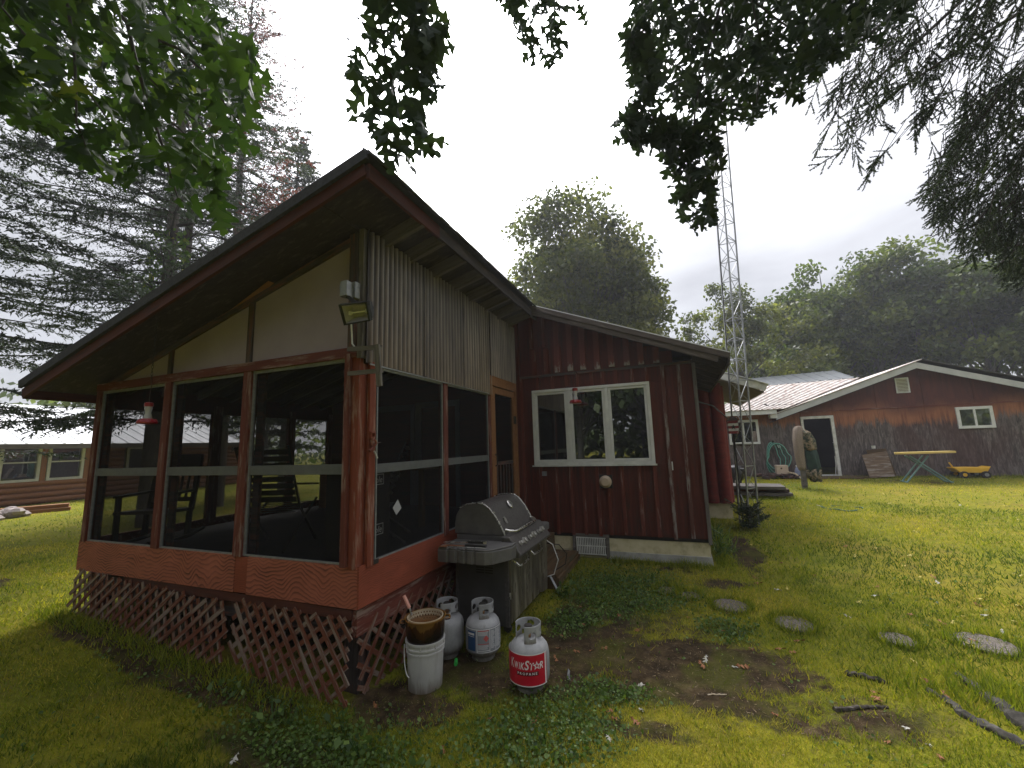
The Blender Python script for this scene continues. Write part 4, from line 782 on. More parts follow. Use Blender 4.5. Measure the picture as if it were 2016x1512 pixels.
# ---- gas grill
GRL=plain('dark_grey_enamel',[(.055,.051,.048),(.105,.097,.091)],30,.30,.1,.05,rrange=(.25,.5)); GRLS=plain('grey_cast_shelf',[(.085,.082,.079),(.13,.125,.12)],9,.5,.1,.1); GRCAB=plain('dark_cabinet_panel',[(.045,.044,.042),(.072,.07,.067)],5,.5,.1,.04); GDOOR=plain('rain_streaked_steel_door',[(.07,.062,.047),(.14,.122,.092),(.30,.275,.225)],3,.35,.4,.05,sc3=(5,5,.6),rrange=(.2,.5))
gx0,gx1,gy0,gy1=-2.22,-1.63,3.93,4.83; gb=gz(-1.9,4.3)+.0
grill=thing('gas_grill','black three burner gas grill with closed lid against the porch wall','grill',(-1.9,4.35,gb))
MB().bx((gx0,gy0,.09),(gx1-.02,gy0+.02,.84)).bx((gx0,gy1-.02,.09),(gx1-.02,gy1,.84)).bx((gx0,gy0+.02,.09),(gx0+.02,gy1-.02,.84)).bx((gx0+.02,gy0+.02,.09),(gx1-.03,gy1-.02,.11)).bx((gx0+.02,gy0+.02,.80),(gx1-.03,gy1-.02,.84)).build('cabinet',GRCAB,grill)
MB().bx((gx1-.05,gy0-.008,.09),(gx1-.01,gy0+.005,.84)).build('cabinet_stile',GRL,grill); MB().bx((gx0-.004,gy0-.008,.09),(gx0+.03,gy0+.0,.84)).build('cabinet_stile',GRL,grill)
v=MB()
for i in range(6):
    for j in range(2): v.bx((-1.99+j*.10,gy0-.005,.565+i*.024),(-1.905+j*.10,gy0-.0005,.577+i*.024))
v.build('side_vent',DARK,grill)
MB().bx((gx1-.015,gy0+.01,.12),(gx1+.005,gy0+.45,.75)).build('cabinet_door',GDOOR,grill,bevel=.004)
MB().bx((gx1-.015,gy0+.455,.12),(gx1+.005,gy1-.01,.75)).build('cabinet_door',GDOOR,grill,bevel=.004)
for y0 in (gy0+.05,gy0+.5): MB().tube([(gx1,y0,.70),(gx1+.04,y0,.68),(gx1+.075,y0+.03,.635),(gx1+.08,y0+.17,.63),(gx1+.075,y0+.31,.635),(gx1+.04,y0+.34,.68),(gx1,y0+.34,.70)],.011,8).build('door_handle',CHROME,grill,smooth=True)
MB().prism([(gx1-.01,gy1+.005,.12),(gx1+.03,gy1+.02,.12),(gx1+.05,gy1+.02,.77),(gx1+.0,gy1+.005,.77)],(.02,.13,0)).build('side_panel_edge',GDOOR,grill,bevel=.006)
MB().bx((gx1-.012,gy0+.005,.34),(gx1+.004,gy0+.03,.40)).build('hinge',CHROME,grill)
# firebox and lid
def lidprof(s=1.0): return [(-2.245,.925),(-2.245,1.03),(-2.225,1.12),(-2.18,1.185),(-2.10,1.222),(-1.98,1.236),(-1.90,1.225),(-1.84,1.185),(-1.77,1.10),(-1.71,1.0),(-1.675,.925)]
def lid_solid(y0,y1,inset=0): 
    cx,cz=-1.96,.925; return MB().prism([(cx+(x-cx)*(1-inset),y0,cz+(z-cz)*(1-inset)) for x,z in lidprof()],(0,y1-y0,0))
lid_solid(3.985,4.775,.02).build('lid',GRL,grill,smooth=True)
for y0,y1 in ((3.955,3.985),(4.775,4.805)): lid_solid(y0,y1).build('lid_end_cap',GRLS,grill,smooth=True,bevel=.006)
for y in (3.952,4.808): MB().tube([(x,y,z+.004) for x,z in lidprof()[3:]],.007,6).build('lid_edge_highlight',CHROME,grill,smooth=True)  # bright tube added for the pale highlight along the end cap edges
sc_=MB()
for y in (3.97,4.79):
    for x,z in ((-2.15,1.207),(-2.04,1.236),(-1.93,1.236),(-1.80,1.145),(-1.74,1.055),(-1.69,.96)): sc_.lathe([(.008,-.002),(.008,.004),(.004,.007)],8,(x,y,z))
sc_.build('lid_screw',CHROME,grill,kind='stuff')
MB().bx((gx0-.01,gy0+.03,.84),(gx1-.03,gy1-.03,.922)).build('firebox',GRLS,grill,bevel=.01)
nx,nz=.80,.6
th=MB().lathe([(.045,0),(.05,.008),(.044,.014),(.03,.016),(.002,.017)],24)
q=Vector((nx,0,nz)).to_track_quat('Z','Y'); o=Vector((-1.81,4.43,1.165)); th.v=[tuple(o+q@Vector(v)) for v in th.v]; th.build('thermometer',CHROME,grill,smooth=True)
q=Vector((.86,0,.5)).to_track_quat('Z','Y')
bdg=MB().box((0,0,0),(.045,.075,.006)); o=Vector((-1.735,4.12,1.05)); bdg.v=[tuple(o+q@Vector(v)) for v in bdg.v]; bdg.build('name_plate',CHROME,grill)
MB().tube([(-1.69,4.0,.975),(-1.645,4.0,.965),(-1.60,4.08,.955),(-1.60,4.38,.955),(-1.60,4.68,.955),(-1.645,4.76,.965),(-1.69,4.76,.975)],.014,10).build('lid_handle',CHROME,grill,smooth=True)
# control panel
cp=[(-1.70,3.90,.93),(-1.61,3.90,.925),(-1.49,3.90,.765),(-1.505,3.90,.735),(-1.66,3.90,.735),(-1.70,3.90,.84)]
panel=MB().prism(cp,(0,1.0,0)).build('control_panel',GRL,grill,bevel=.012)
KNOB=plain('satin_knob_metal',[(.40,.39,.37),(.60,.58,.55)],30,.30,.8,.02)
kn=Vector((.16,0,.12)).normalized(); q=kn.to_track_quat('Z','Y')
for y,ks in ((4.03,.7),(4.15,1),(4.30,.7),(4.44,1),(4.60,.7),(4.72,1)):
    k=MB().lathe([(.036*ks,0),(.036*ks,.008),(.028*ks,.010),(.026*ks,.03),(.018*ks,.034)],20).box((0,0,.030),(.010,.044*ks,.018)); o=Vector((-1.545,y,.846)); k.v=[tuple(o+q@Vector(v)) for v in k.v]; k.build('knob',KNOB,panel,smooth=True)
# left shelf with fluted front edge
sh=[]; 
x=-2.20; yf=3.56
pts=[(-2.23,3.93),(-2.235,3.60),(-2.215,3.57)]
for i in range(4):
    xa=-2.10+i*.09; pts+=[(xa-.02,yf),(xa-.012,yf+.018),(xa+.012,yf+.018),(xa+.02,yf)]
pts+=[(-1.72,yf),(-1.66,3.60),(-1.545,3.80),(-1.54,3.93)]
MB().prism([(a,b_,.745) for a,b_ in pts],(0,0,.115)).build('side_shelf',GRLS,grill,bevel=.006)
MB().prism([(a+(-1.9-a)*.02,b_+.006,.861) for a,b_ in pts],(0,0,.018)).build('shelf_top',GRLS,grill,bevel=.008)
MB().bx((-2.22,4.835,.78),(-1.56,5.10,.87)).build('side_shelf',GRLS,grill,bevel=.02)
for x,y in ((-2.17,3.97),(-1.68,3.97),(-2.17,4.79),(-1.68,4.79)): MB().tube([(x,y-.015,gb+.03),(x,y+.015,gb+.03)],.04,12).build('caster',DARK,grill)
MB().tube([(-1.62,4.98,.70),(-1.50,5.0,.62),(-1.44,5.0,.45),(-1.50,5.0,.28),(-1.58,5.0,.25)],.006,6).build('gas_hose',WHTD,grill,'pale hose hanging at its right side')
MB().tube([(-1.60,5.05,.62),(-1.45,5.1,.60),(-1.36,5.1,.50),(-1.38,5.1,.38),(-1.52,5.05,.30)],.007,6).build('gas_hose',DARK,grill,'black hose loop at its right side')
MB().beam((-1.55,5.0,.26),(-1.38,4.9,.04),.03,.006).build('loose_strap',ALU,grill)
# utensils on the shelf
TOOLB=plain('black_tool_handle',[(.012,.012,.012),(.02,.02,.02)],10,.4)
t=thing('grill_spatula','steel spatula with black riveted handle, upper tool on the grill shelf','spatula',(-1.95,3.68,.88)); z=.905
MB().prism([(-2.20,3.645,z),(-2.12,3.64,z),(-2.09,3.66,z),(-2.09,3.69,z),(-2.12,3.71,z),(-2.20,3.705,z),(-2.20,3.692,z),(-2.16,3.69,z),(-2.16,3.682,z),(-2.20,3.681,z),(-2.20,3.67,z),(-2.16,3.669,z),(-2.16,3.66,z),(-2.20,3.659,z)],(0,0,.003)).build('blade',CHROME,t)
MB().beam((-2.09,3.675,z),(-1.93,3.67,z+.012),.03,.005).build('shank',CHROME,t); hd=MB().beam((-1.94,3.67,z+.012),(-1.77,3.665,z+.016),.034,.022).build('grip',TOOLB,t,bevel=.005)
for x in (-1.92,-1.86,-1.80): MB().lathe([(.005,0),(.005,.003)],8,(x,3.668,z+.0255)).build('rivet',CHROME,hd)
MB().beam((-1.785,3.665,z+.016),(-1.745,3.664,z+.017),.03,.018).build('end_cap',CHROME,t)
t=thing('grill_tongs','dark grill tongs lying under the spatula on the grill shelf','tongs',(-1.95,3.64,.88)); z=.888
MB().beam((-2.18,3.60,z),(-1.95,3.62,z),.012,.006).beam((-2.18,3.63,z),(-1.95,3.64,z),.012,.006).build('arms',RUST,t); MB().beam((-1.95,3.63,z+.006),(-1.735,3.635,z+.006),.035,.02).build('grip',TOOLB,t,bevel=.004)
t=thing('grill_fork','long thin barbecue fork at the front of the grill shelf','fork',(-1.95,3.6,.88))
MB().tube([(-2.12,3.585,.885),(-1.96,3.59,.888),(-1.80,3.60,.888),(-1.72,3.60,.888)],.004,6).build('shaft',CHROME,t); MB().beam((-2.2,3.58,.885),(-2.12,3.58,.887),.035,.006).build('head',RUST,t)
# ---- wooden steps at the screen door
st=thing('wooden_steps','two dark brown wooden steps below the screen door','steps',(-1.7,5.65,.08))
for i in range(3): plank('tread',st,BRNW,(-1.80+i*.13,5.03,.245),(-1.80+i*.13,6.22,.245),.122,.035)
plank('riser',st,BRNW,(-1.47,5.05,.13),(-1.47,6.20,.13),.19,.03,up=(1,0,0)); plank('side_board',st,BRNW,(-1.88,5.045,.13),(-1.49,5.045,.13),.19,.03,up=(0,-1,0))
for i in range(4): plank('tread',st,BRNW,(-2.28+i*.13,5.1,.49),(-2.28+i*.13,6.22,.49),.122,.035)
plank('riser',st,BRNW,(-1.84,5.1,.37),(-1.84,6.20,.37),.2,.03,up=(1,0,0)); plank('side_board',st,BRNW,(-2.33,5.115,.33),(-1.86,5.115,.33),.27,.03,up=(0,-1,0))
# ---- floodlight, bracket, ornament, sticker
fl=thing('floodlight','black halogen floodlight under a grey junction box on the porch corner','floodlight',(-2.45,2.62,3.0))
MB().bx((-2.50,2.53,3.085),(-2.425,2.60,3.215)).bx((-2.465,2.602,3.085),(-2.40,2.66,3.225)).build('junction_box',GALV,fl,bevel=.003)
TL,TR_,BR_,BL_=[np.array(onY(*p)) for p in ((666,600,2.40),(722,594,2.38),(729,632,2.47),(677,641,2.50))]
ctr=(TL+TR_+BR_+BL_)/4; n_=np.cross(TR_-TL,BL_-TL); n_/=np.linalg.norm(n_); n_=n_ if n_[1]>0 else -n_
def quadring(mb,a,ins0,ins1,d0,d1):
    q0=[p+(ctr-p)*ins0+n_*d0 for p in a]; q1=[p+(ctr-p)*ins1+n_*d1 for p in a]; mb.add(q0+q1,[(i,(i+1)%4,4+(i+1)%4,4+i) for i in range(4)])
cor=[TL,TR_,BR_,BL_]; fm=MB(); quadring(fm,cor,0,.13,0,0); quadring(fm,cor,0,0,0,.03); quadring(fm,cor,.13,.13,0,.02); fm.build('lamp_frame',BLK,fl)
bk=MB(); quadring(bk,cor,.02,.45,.03,.13); bk.add([p+(ctr-p)*.45+n_*.13 for p in cor],[(0,1,2,3)]); bk.build('lamp_housing',BLK,fl)
rf=MB(); quadring(rf,cor,.13,.5,.012,.06); rf.add([p+(ctr-p)*.5+n_*.06 for p in cor],[(0,1,2,3)]); rf.build('reflector',plain('silvered_reflector',[(.24,.235,.33),(.38,.37,.50)],12,.6,.0,.1),fl)
e0,e1=(TL+BL_)/2,(TR_+BR_)/2; MB().tube([e0+(e1-e0)*.3+n_*.03,e0+(e1-e0)*.85+n_*.03],.006,8).build('bulb',WHTL,fl)
for s in (.26,.86): MB().box(e0+(e1-e0)*s+n_*.03,(.025,.02,.03)).build('bulb_socket',WHTD,fl)
MB().beam(ctr+n_*.1,(-2.45,2.57,3.09),.03,.02,(0,1,0)).build('yoke',BLK,fl)
MB().tube([(-2.455,2.62,2.9),(-2.456,2.635,2.78),(-2.45,2.635,2.70),(-2.41,2.635,2.655),(-2.38,2.66,2.645)],.007,8).build('cable',WHTD,fl,smooth=True)
br=thing('wall_bracket','grey weathered wooden bracket of three slats on the porch corner','bracket',(-2.3,2.62,2.5))
plank('slat',br,GREY,(-2.46,2.60,2.645),(-2.09,2.56,2.61),.036,.02,up=(0,-1,0)); plank('slat',br,GREY,(-2.45,2.60,2.44),(-2.075,2.56,2.425),.034,.02,up=(0,-1,0)); plank('slat',br,GREY,(-2.115,2.54,2.63),(-2.085,2.54,2.30),.045,.02,up=(0,-1,0))
ob=onX(734,870,PX1+.04); t=thing('hose_bracket','orange red bracket with ring and white peg on the corner post','bracket',ob-[0,0,.1]); 
def rel(px,py,X=PX1+.05): return onX(px,py,X)
p=rel(733,857); MB().bx(p-[.015,.025,.025],p+[.012,.012,-.012]).bx(p+[-.015,-.025,.018],p+[.012,.028,.03]).bx(p+[-.015,-.025,-.012],p+[.012,-.014,.018]).bx(p+[-.015,.016,-.012],p+[.012,.028,.018]).build('socket',REDP,t)
p=rel(736,872); MB().tube([p+np.array([0,.026*math.cos(a),.026*math.sin(a)]) for a in np.linspace(0,2*math.pi,17)],.008,8).build('ring',REDP,t,smooth=True)
MB().tube([rel(731,862),rel(735,880),rel(727,888)],.014,8).build('arm',RED,t,smooth=True); MB().tube([rel(737,888),rel(743,902)],.007,8).build('peg',WHTD,t); MB().tube([rel(738,873),rel(750,871)],.004,6).build('pin',DGREY,t)
p=[onX(px,py,PX1+.01) for px,py in ((773,1000),(783,983),(790,1000),(780,1014))]; t=thing('paper_diamond','pale paper diamond stuck on the side screen','paper',p[3]); MB().prism(p,(.002,0,0)).build('card',GREY if False else plain('pale_paper',[(.30,.30,.31),(.36,.36,.37)],9,.7),t)
MB().bx((PX1-.03,2.80,.90),(PX1+.02,2.90,.935)).build('latch',DARK,porch)
# ---- hummingbird feeders
REDPL=plain('red_plastic',[(.20,.006,.011),(.26,.010,.016)],8,.3,0,.02,spec=.5)
CLR,nt,b=newmat('clear_feeder_plastic'); b.inputs['Base Color'].default_value=(.75,.76,.78,1); b.inputs['Roughness'].default_value=.1; b.inputs['Transmission Weight'].default_value=.55; b.inputs['IOR'].default_value=1.3
def feeder(label,x,y,ztop,zhang,s=1.0,links=True):
    t=thing('hummingbird_feeder',label,'bird feeder',(x,y,ztop-.2*s),'red hummingbird feeders'); c=(x,y,ztop)
    MB().lathe([(.032*s,-.04*s),(.036*s,-.03*s),(.034*s,-.005*s),(.02*s,0)],20,c).build('cap',REDPL,t,smooth=True)
    MB().lathe([(.030*s,-.04*s),(.030*s,-.06*s),(.022*s,-.09*s),(.022*s,-.10*s),(.030*s,-.13*s),(.034*s,-.155*s)],20,c).build('bottle',CLR,t,smooth=True)
    ba=MB().lathe([(.03*s,-.15*s),(.055*s,-.16*s),(.078*s,-.185*s),(.075*s,-.20*s),(.03*s,-.205*s)],24,c).build('base',REDPL,t,smooth=True)
    for k in range(5):
        a=camaz(x,y)+k*2*math.pi/5; o=Vector((x+.066*s*math.cos(a),y+.066*s*math.sin(a),ztop-.178*s)); q=Vector((math.cos(a),math.sin(a),.5)).to_track_quat('Z','Y')
        f=MB().lathe([(.024*s,0),(.020*s,.008),(.009*s,.010)],10); f.v=[tuple(o+q@Vector(v)) for v in f.v]; f.build('flower_port',REDPL,ba,smooth=True)
    MB().tube([(x,y,ztop),(x+.002,y,ztop+.12*s),(x+.018,y,ztop+.16*s),(x+.0,y,ztop+.185*s)],.003,6).build('hook',DGREY,t)
    if links:
        z=ztop+.19*s; ch=MB(); k=0
        while z<zhang:
            L=.034; pts=[(x+(.008*math.cos(a) if k%2 else 0),y+(0 if k%2 else .008*math.cos(a)),z+L/2+L*.62*math.sin(a)) for a in np.linspace(0,2*math.pi,9)]; ch.tube(pts,.0026,4,False); z+=L; k+=1
        ch.build('chain',DARK,t,kind='stuff')
feeder('clear bottle feeder with red base hanging on a long chain before the porch screens',-4.61,2.35,2.33,soff(-4.61)+.02,1.0)
feeder('small red feeder hanging in front of the white triple window',-1.35,6.0,2.63,2.66,1.15,False)
MB().tube([(-1.35,6.0,2.84),(-1.345,6.05,2.90),(-1.34,6.22,2.86)],.004,6).build('feeder_hook',DARK,house)
# ---- inside the porch
t=thing('rocking_chair','dark slat back rocking chair inside the porch','rocking chair',(-5.80,3.12,.84))
def rl(u,v,w): return (-5.80+.9*(u*.93+v*.36),3.12+.9*(v*-.93+u*.36),.84+.9*w)   # u across, v towards the viewer
plank('top_rail',t,CHAIRM,rl(-.30,-.34,1.02),rl(.30,-.34,1.02),.16,.03,up=(.66,-.75,.2))
plank('lower_rail',t,CHAIRM,rl(-.28,-.26,.50),rl(.28,-.26,.50),.05,.03,up=(.66,-.75,.2))
for s in (-.29,.29): plank('back_post',t,CHAIRM,rl(s,-.24,.36),rl(s,-.36,1.10),.045,.045); plank('arm',t,CHAIRM,rl(s,-.26,.62),rl(s,.26,.60),.07,.025); plank('leg',t,CHAIRM,rl(s,.22,.05),rl(s,.22,.60),.045,.045); plank('leg',t,CHAIRM,rl(s,-.2,.05),rl(s,-.22,.38),.045,.045); MB().tube([rl(s,-.5,.08),rl(s,-.25,.025),rl(s,.1,.012),rl(s,.4,.06)],.02,6).build('rocker',CHAIRM,t)
for i in range(5): plank('back_slat',t,CHAIRM,rl(-.18+i*.09,-.265,.52),rl(-.18+i*.09,-.335,.96),.028,.012,up=(.66,-.75,.2))
plank('seat',t,CHAIRM,rl(0,-.26,.37),rl(0,.26,.40),.56,.035)
def lawnchair(label,x,y,rz):
    t=thing('folding_chair',label,'chair',(x,y,.84),None,0); c,s=math.cos(rz),math.sin(rz); q=lambda u,v,w:(x+u*c-v*s,y+u*s+v*c,.84+w)
    for e in (-.27,.27):
        MB().tube([q(e,.25,.02),q(e,-.1,.42),q(e,-.38,1.05)],.014,6).build('side_tube',CHAIRM,t); MB().tube([q(e,-.38,.02),q(e,.0,.30),q(e,.25,.46)],.014,6).build('leg',CHAIRM,t)
        plank('arm',t,GREY if e<0 else CHAIRM,q(e,-.25,.66),q(e,.24,.62),.05,.02)
    for k in range(6): plank('seat_strap',t,CHAIRM,q(-.27,.2-.075*k,.43-.012*k),q(.27,.2-.075*k,.43-.012*k),.055,.004)
    for k in range(8): plank('back_strap',t,CHAIRM,q(-.27,-.17-.028*k,.5+.07*k),q(.27,-.17-.028*k,.5+.07*k),.055,.004,up=(0,1,.3))
lawnchair('dark folding lawn chair near the middle porch post',-4.05,3.35,R(20)); lawnchair('dark folding lawn chair nearest the porch corner',-3.15,3.75,R(120))
t=thing('porch_table','dark brown wooden table inside the porch','table',(-3.6,4.9,.84)); plank('tabletop',t,BRNW,(-4.2,4.9,1.56),(-3.0,4.9,1.56),.7,.04)
for x in (-4.1,-3.1):
    for y in (4.62,5.18): plank('leg',t,BRNW,(x,y,.84),(x,y,1.54),.06,.06)
t=thing('porch_bench','orange brown wooden cabinet against the porch back wall','cabinet',(-5.2,5.9,.84)); plank('front_panel',t,LOG,(-5.9,5.66,1.15),(-4.7,5.66,1.15),.6,.03,up=(0,-1,0)); plank('top',t,BRNW,(-5.95,5.86,1.48),(-4.65,5.86,1.48),.44,.035)
t=thing('cooler_box','black box with white lettering standing behind the side screen','box',(-2.62,3.05,.84)); MB().bx((-2.85,2.80,.84),(-2.46,3.16,1.66)).build('carton',DARK,t,bevel=.004)
m=MB()
for z in (1.56,1.14):
    u,v,f=textmesh('Cole',.14,.055,.2,.01); m.add([(-2.458,2.98+a,z+b_) for a,b_ in zip(u,v)],f)
    for (a,b_,c_,d_) in ((-.09,-.045,.09,-.038),(-.09,.040,.09,.047),(.083,-.038,.09,.040)): m.add([(-2.458,2.98+a,z+b_),(-2.458,2.98+c_,z+b_),(-2.458,2.98+c_,z+d_),(-2.458,2.98+a,z+d_)],[(0,1,2,3)])
m.build('print',WHTD,t)
# ---- lattice mast
tw=thing('lattice_mast','tall galvanised three legged lattice antenna mast behind the house corner','mast',(1.08,8.8,.22))
legs=[(1.06,8.63),(.945,8.93),(1.25,8.90)]; TH=14.5
def lg(i,z): return (legs[i][0]+.030*z,legs[i][1],z)
for i in range(3): MB().tube([lg(i,gz(*legs[i])-.05),lg(i,TH)],.016,8).build('leg',GALV,tw,smooth=True)
z=.5; k=0; hz_=MB()
while z<TH-.3:
    for a,b_ in ((0,1),(1,2),(2,0)):
        plank('rung',tw,GALV,lg(a,z),lg(b_,z),.011,.011) if z<8 else hz_.beam(lg(a,z),lg(b_,z),.011,.011)
        if k%2: a,b_=b_,a
        plank('brace',tw,GALV,lg(a,z),lg(b_,z+.4),.009,.009) if z<8 else hz_.beam(lg(a,z),lg(b_,z+.4),.009,.009)
    z+=.4; k+=1
hz_.build('upper_bracing',GALV,tw,kind='stuff')
MB().tube([(.95,8.95,.6),(1.0,8.91,2.0),(1.1,8.9,5),(.95+.03*TH,8.9,TH)],.009,6).build('cable',DARK,tw)
t=thing('birdhouse','red and white striped birdhouse with dark star on a black pole','birdhouse',(1.0,8.85,gz(1,8.85))); MB().tube([(1.0,8.85,.2),(1.0,8.85,1.92)],.014,8).build('pole',DARK,t)
for k in range(5): MB().bx((.915,8.78,1.90+k*.048),(1.085,8.92,1.946+k*.048)).build('stripe',plain('barn_red_paint',[(.22,.03,.03)],9) if k%2==0 else WHTD,t)
MB().prism([(.89,8.76,2.14),(1.11,8.76,2.14),(1.0,8.76,2.24)],(0,.18,0)).build('roof',DGREY,t)
sp=[(1.0+(.05 if k%2==0 else .02)*math.cos(R(90+36*k)),8.775,2.02+(.05 if k%2==0 else .02)*math.sin(R(90+36*k))) for k in range(10)]; MB().prism(sp,(0,.004,0)).build('star',DARK,t)
# ---- yard things by the garage
CAMO,nt,b=newmat('camouflage_cloth'); n1=noise(nt,coords(nt,(1,1,1)),11,3,.6,1); nt.links.new(ramp(nt,n1,[(.40,(.015,.025,.015)),(.46,(.05,.06,.03)),(.54,(.16,.12,.075)),(.6,(.25,.19,.13))]),b.inputs['Base Color']); b.inputs['Roughness'].default_value=.95
BURL=plain('tan_burlap_knit',[(.17,.13,.10),(.30,.245,.20)],70,.95,0,.5); GRNC=plain('dark_green_cloth',[(.008,.025,.018),(.02,.05,.035)],8,.9)
px_,py_=3.13,13.7; pz_=gz(px_,py_); t=thing('wooden_post','grey round wooden post in the grass draped with old clothes','post',(px_,py_,pz_)); MB().tube([(px_,py_,pz_-.1),(px_+.02,py_,1.2),(px_+.04,py_,2.0)],[.075,.07,.065],12).build('pole',GREY,t,smooth=True)
def drape(mb,c,prof,n=20,wob=.12,seed=0,a0=0,a1=2*math.pi):
    r0=random.Random(seed); ph=[r0.uniform(0,6) for _ in range(3)]; vs=[];fs=[];m=len(prof)
    for (z,rx_,ry_,dx) in prof:
        for k in range(n+1):
            a=a0+(a1-a0)*k/n; w=1+wob*math.sin(5*a+ph[0]+z*3)+wob*.6*math.sin(9*a+ph[1]-z*5); vs.append((c[0]+dx+rx_*w*math.cos(a),c[1]+ry_*w*math.sin(a),z+.02*math.sin(4*a+ph[2])))
    for i in range(m-1):
        for k in range(n): fs.append((i*(n+1)+k,i*(n+1)+k+1,(i+1)*(n+1)+k+1,(i+1)*(n+1)+k))
    return mb.add(vs,fs)
def solid(o,th=.012): s=o.modifiers.new('s','SOLIDIFY'); s.thickness=th
t=thing('burlap_wrap','tan knitted cloth draped over the top of the wooden post','cloth',(px_,py_,.9)); o=drape(MB(),(px_,py_),[(2.075,.02,.02,.05),(2.06,.08,.08,.04),(1.98,.12,.12,.02),(1.7,.125,.13,.0),(1.3,.115,.12,-.02),(.98,.10,.10,-.01),(.88,.085,.085,.0)],28,.09,3).build('cloth',BURL,t,smooth=True); solid(o)
t=thing('camouflage_jacket','camouflage and dark green jacket hanging on the right of the post','jacket',(px_+.2,py_,.7)); o=drape(MB(),(px_+.22,py_-.02),[(1.97,.03,.03,-.08),(1.90,.12,.12,-.05),(1.7,.16,.13,-.01),(1.5,.16,.13,.0),(1.42,.15,.12,.0)],24,.12,5).build('upper_cloth',CAMO,t,smooth=True); solid(o)
o=drape(MB(),(px_+.24,py_-.02),[(1.43,.12,.10,-.02),(1.3,.145,.10,.0),(1.0,.15,.11,.02),(.85,.14,.11,.03)],24,.12,6).build('green_lining',GRNC,t,smooth=True); solid(o)
o=drape(MB(),(px_+.25,py_-.03),[(.9,.16,.12,.0),(.75,.15,.12,.0),(.58,.11,.1,.02)],24,.2,8).build('lower_cloth',CAMO,t,smooth=True); solid(o)
HOSE=plain('green_hose_rubber',[(.01,.07,.05),(.02,.13,.09)],6,.4,0,.02); HOSE2=plain('pale_green_hose',[(.10,.30,.24),(.16,.40,.32)],6,.4)
hx0=onY(1525,905,17.1); t=thing('hose_coil','green garden hose coiled on a hook on the garage wall','hose',(hx0[0],17.1,.45))
for k in range(5):
    w=.20+.035*k; pts=[(hx0[0]+.04*k-.05+w*math.cos(a)*(.85 if math.sin(a)>0 else 1.1),17.08-.02*k,1.04+(.58-.03*k)*math.sin(a)+.02*k) for a in np.linspace(0,2*math.pi,25)]; MB().tube(pts,.016,6,False).build('loop',HOSE if k%2 else HOSE2,t,smooth=True)
MB().tube([(hx0[0],17.17,1.66),(hx0[0],17.0,1.62),(hx0[0],16.97,1.68)],.02,6).build('hook',DARK,t)
bb=onY(1541,938,16.6); t=thing('wooden_block','pale tan wooden box below the coiled green hose','box',(bb[0],16.6,.5)); MB().bx((bb[0]-.17,16.5,.56),(bb[0]+.17,16.8,.85)).build('box',plain('pale_tan_wood',[(.42,.33,.25),(.52,.42,.33)],6,.7),t,bevel=.01); MB().tube([(bb[0]-.03,16.495,.75),(bb[0]-.03,16.49,.75)],.03,8).build('knot',DGREY,t)
MB().tube([(bb[0]+.15,16.5,.62),(bb[0]+.32,16.35,.58),(bb[0]+.42,16.2,.46),(bb[0]+.5,16.1,.42)],.03,8).build('pale_pipe',STR,t,smooth=True)
t=thing('rubble_heap','dark heap of boards and soil under the tan box','heap',(bb[0],16.6,.42)); mb=MB()
for k in range(26): mb.box((bb[0]+random.uniform(-.7,.4),16.55+random.uniform(-.25,.2),.46+random.uniform(0,.1)),(random.uniform(.1,.4),random.uniform(.08,.2),random.uniform(.03,.09)),Matrix.Rotation(random.uniform(-.5,.5),3,'Y')@Matrix.Rotation(random.uniform(0,3),3,'Z'))
mb.build('debris',DGREY,t,kind='stuff')
bt=onY(1571,928,16.4); t=thing('blue_bottle','blue and grey plastic bottle by the garage door','bottle',(bt[0],16.4,.44)); MB().lathe([(.085,0),(.09,.02),(.09,.24),(.06,.32),(.035,.36)],16,(bt[0],16.4,.44)).build('body',plain('blue_bottle_plastic',[(.06,.09,.25),(.25,.27,.33)],9,.35),t,smooth=True); MB().lathe([(.045,.36),(.045,.42)],12,(bt[0],16.4,.44)).build('cap',WHT,t)
# lumber pile
for k,(a,b_,zz,yy_,lbl) in enumerate(((1.15,2.45,.445,12.0,'lowest grey board of the lumber pile by the mast'),(1.12,2.40,.53,12.08,'second board from the ground in the lumber pile by the mast'),(1.2,2.32,.60,12.2,'top flat board of the lumber pile by the mast'))):
    t=thing('lumber_board',lbl,'board',(a,yy_,zz-.05),'boards stacked by the mast'); plank('board',t,GREY if k!=1 else DGREY,(a,yy_,zz),(b_,yy_-.05,zz-.01),.32 if k<2 else .8,.07)
t=thing('black_machine','low black wheeled machine seen behind the mast legs','machine',(1.5,14.6,.4)); q=onY(1447,932,14.6); MB().lathe([(.02,-.22),(.2,-.2),(.27,-.08),(.28,.05),(.2,.2),(.05,.26)],20,(q[0],14.6,q[2])).build('drum',TOOLB,t,smooth=True); MB().bx((q[0]-.42,14.4,q[2]+.0),(q[0]+.30,14.8,q[2]+.16)).build('deck',TOOLB,t,bevel=.03); MB().tube([(q[0]+.0,14.3,.52),(q[0]+.0,14.38,.52)],.13,14).build('wheel',DARK,t); MB().tube([(q[0]+.0,14.28,.52),(q[0]+.0,14.31,.52)],.06,12).build('hub',WHTD,t); MB().tube([(q[0]-.3,14.6,q[2]+.1),(q[0]-.45,14.6,q[2]+.55)],.02,6).build('lever',DARK,t)
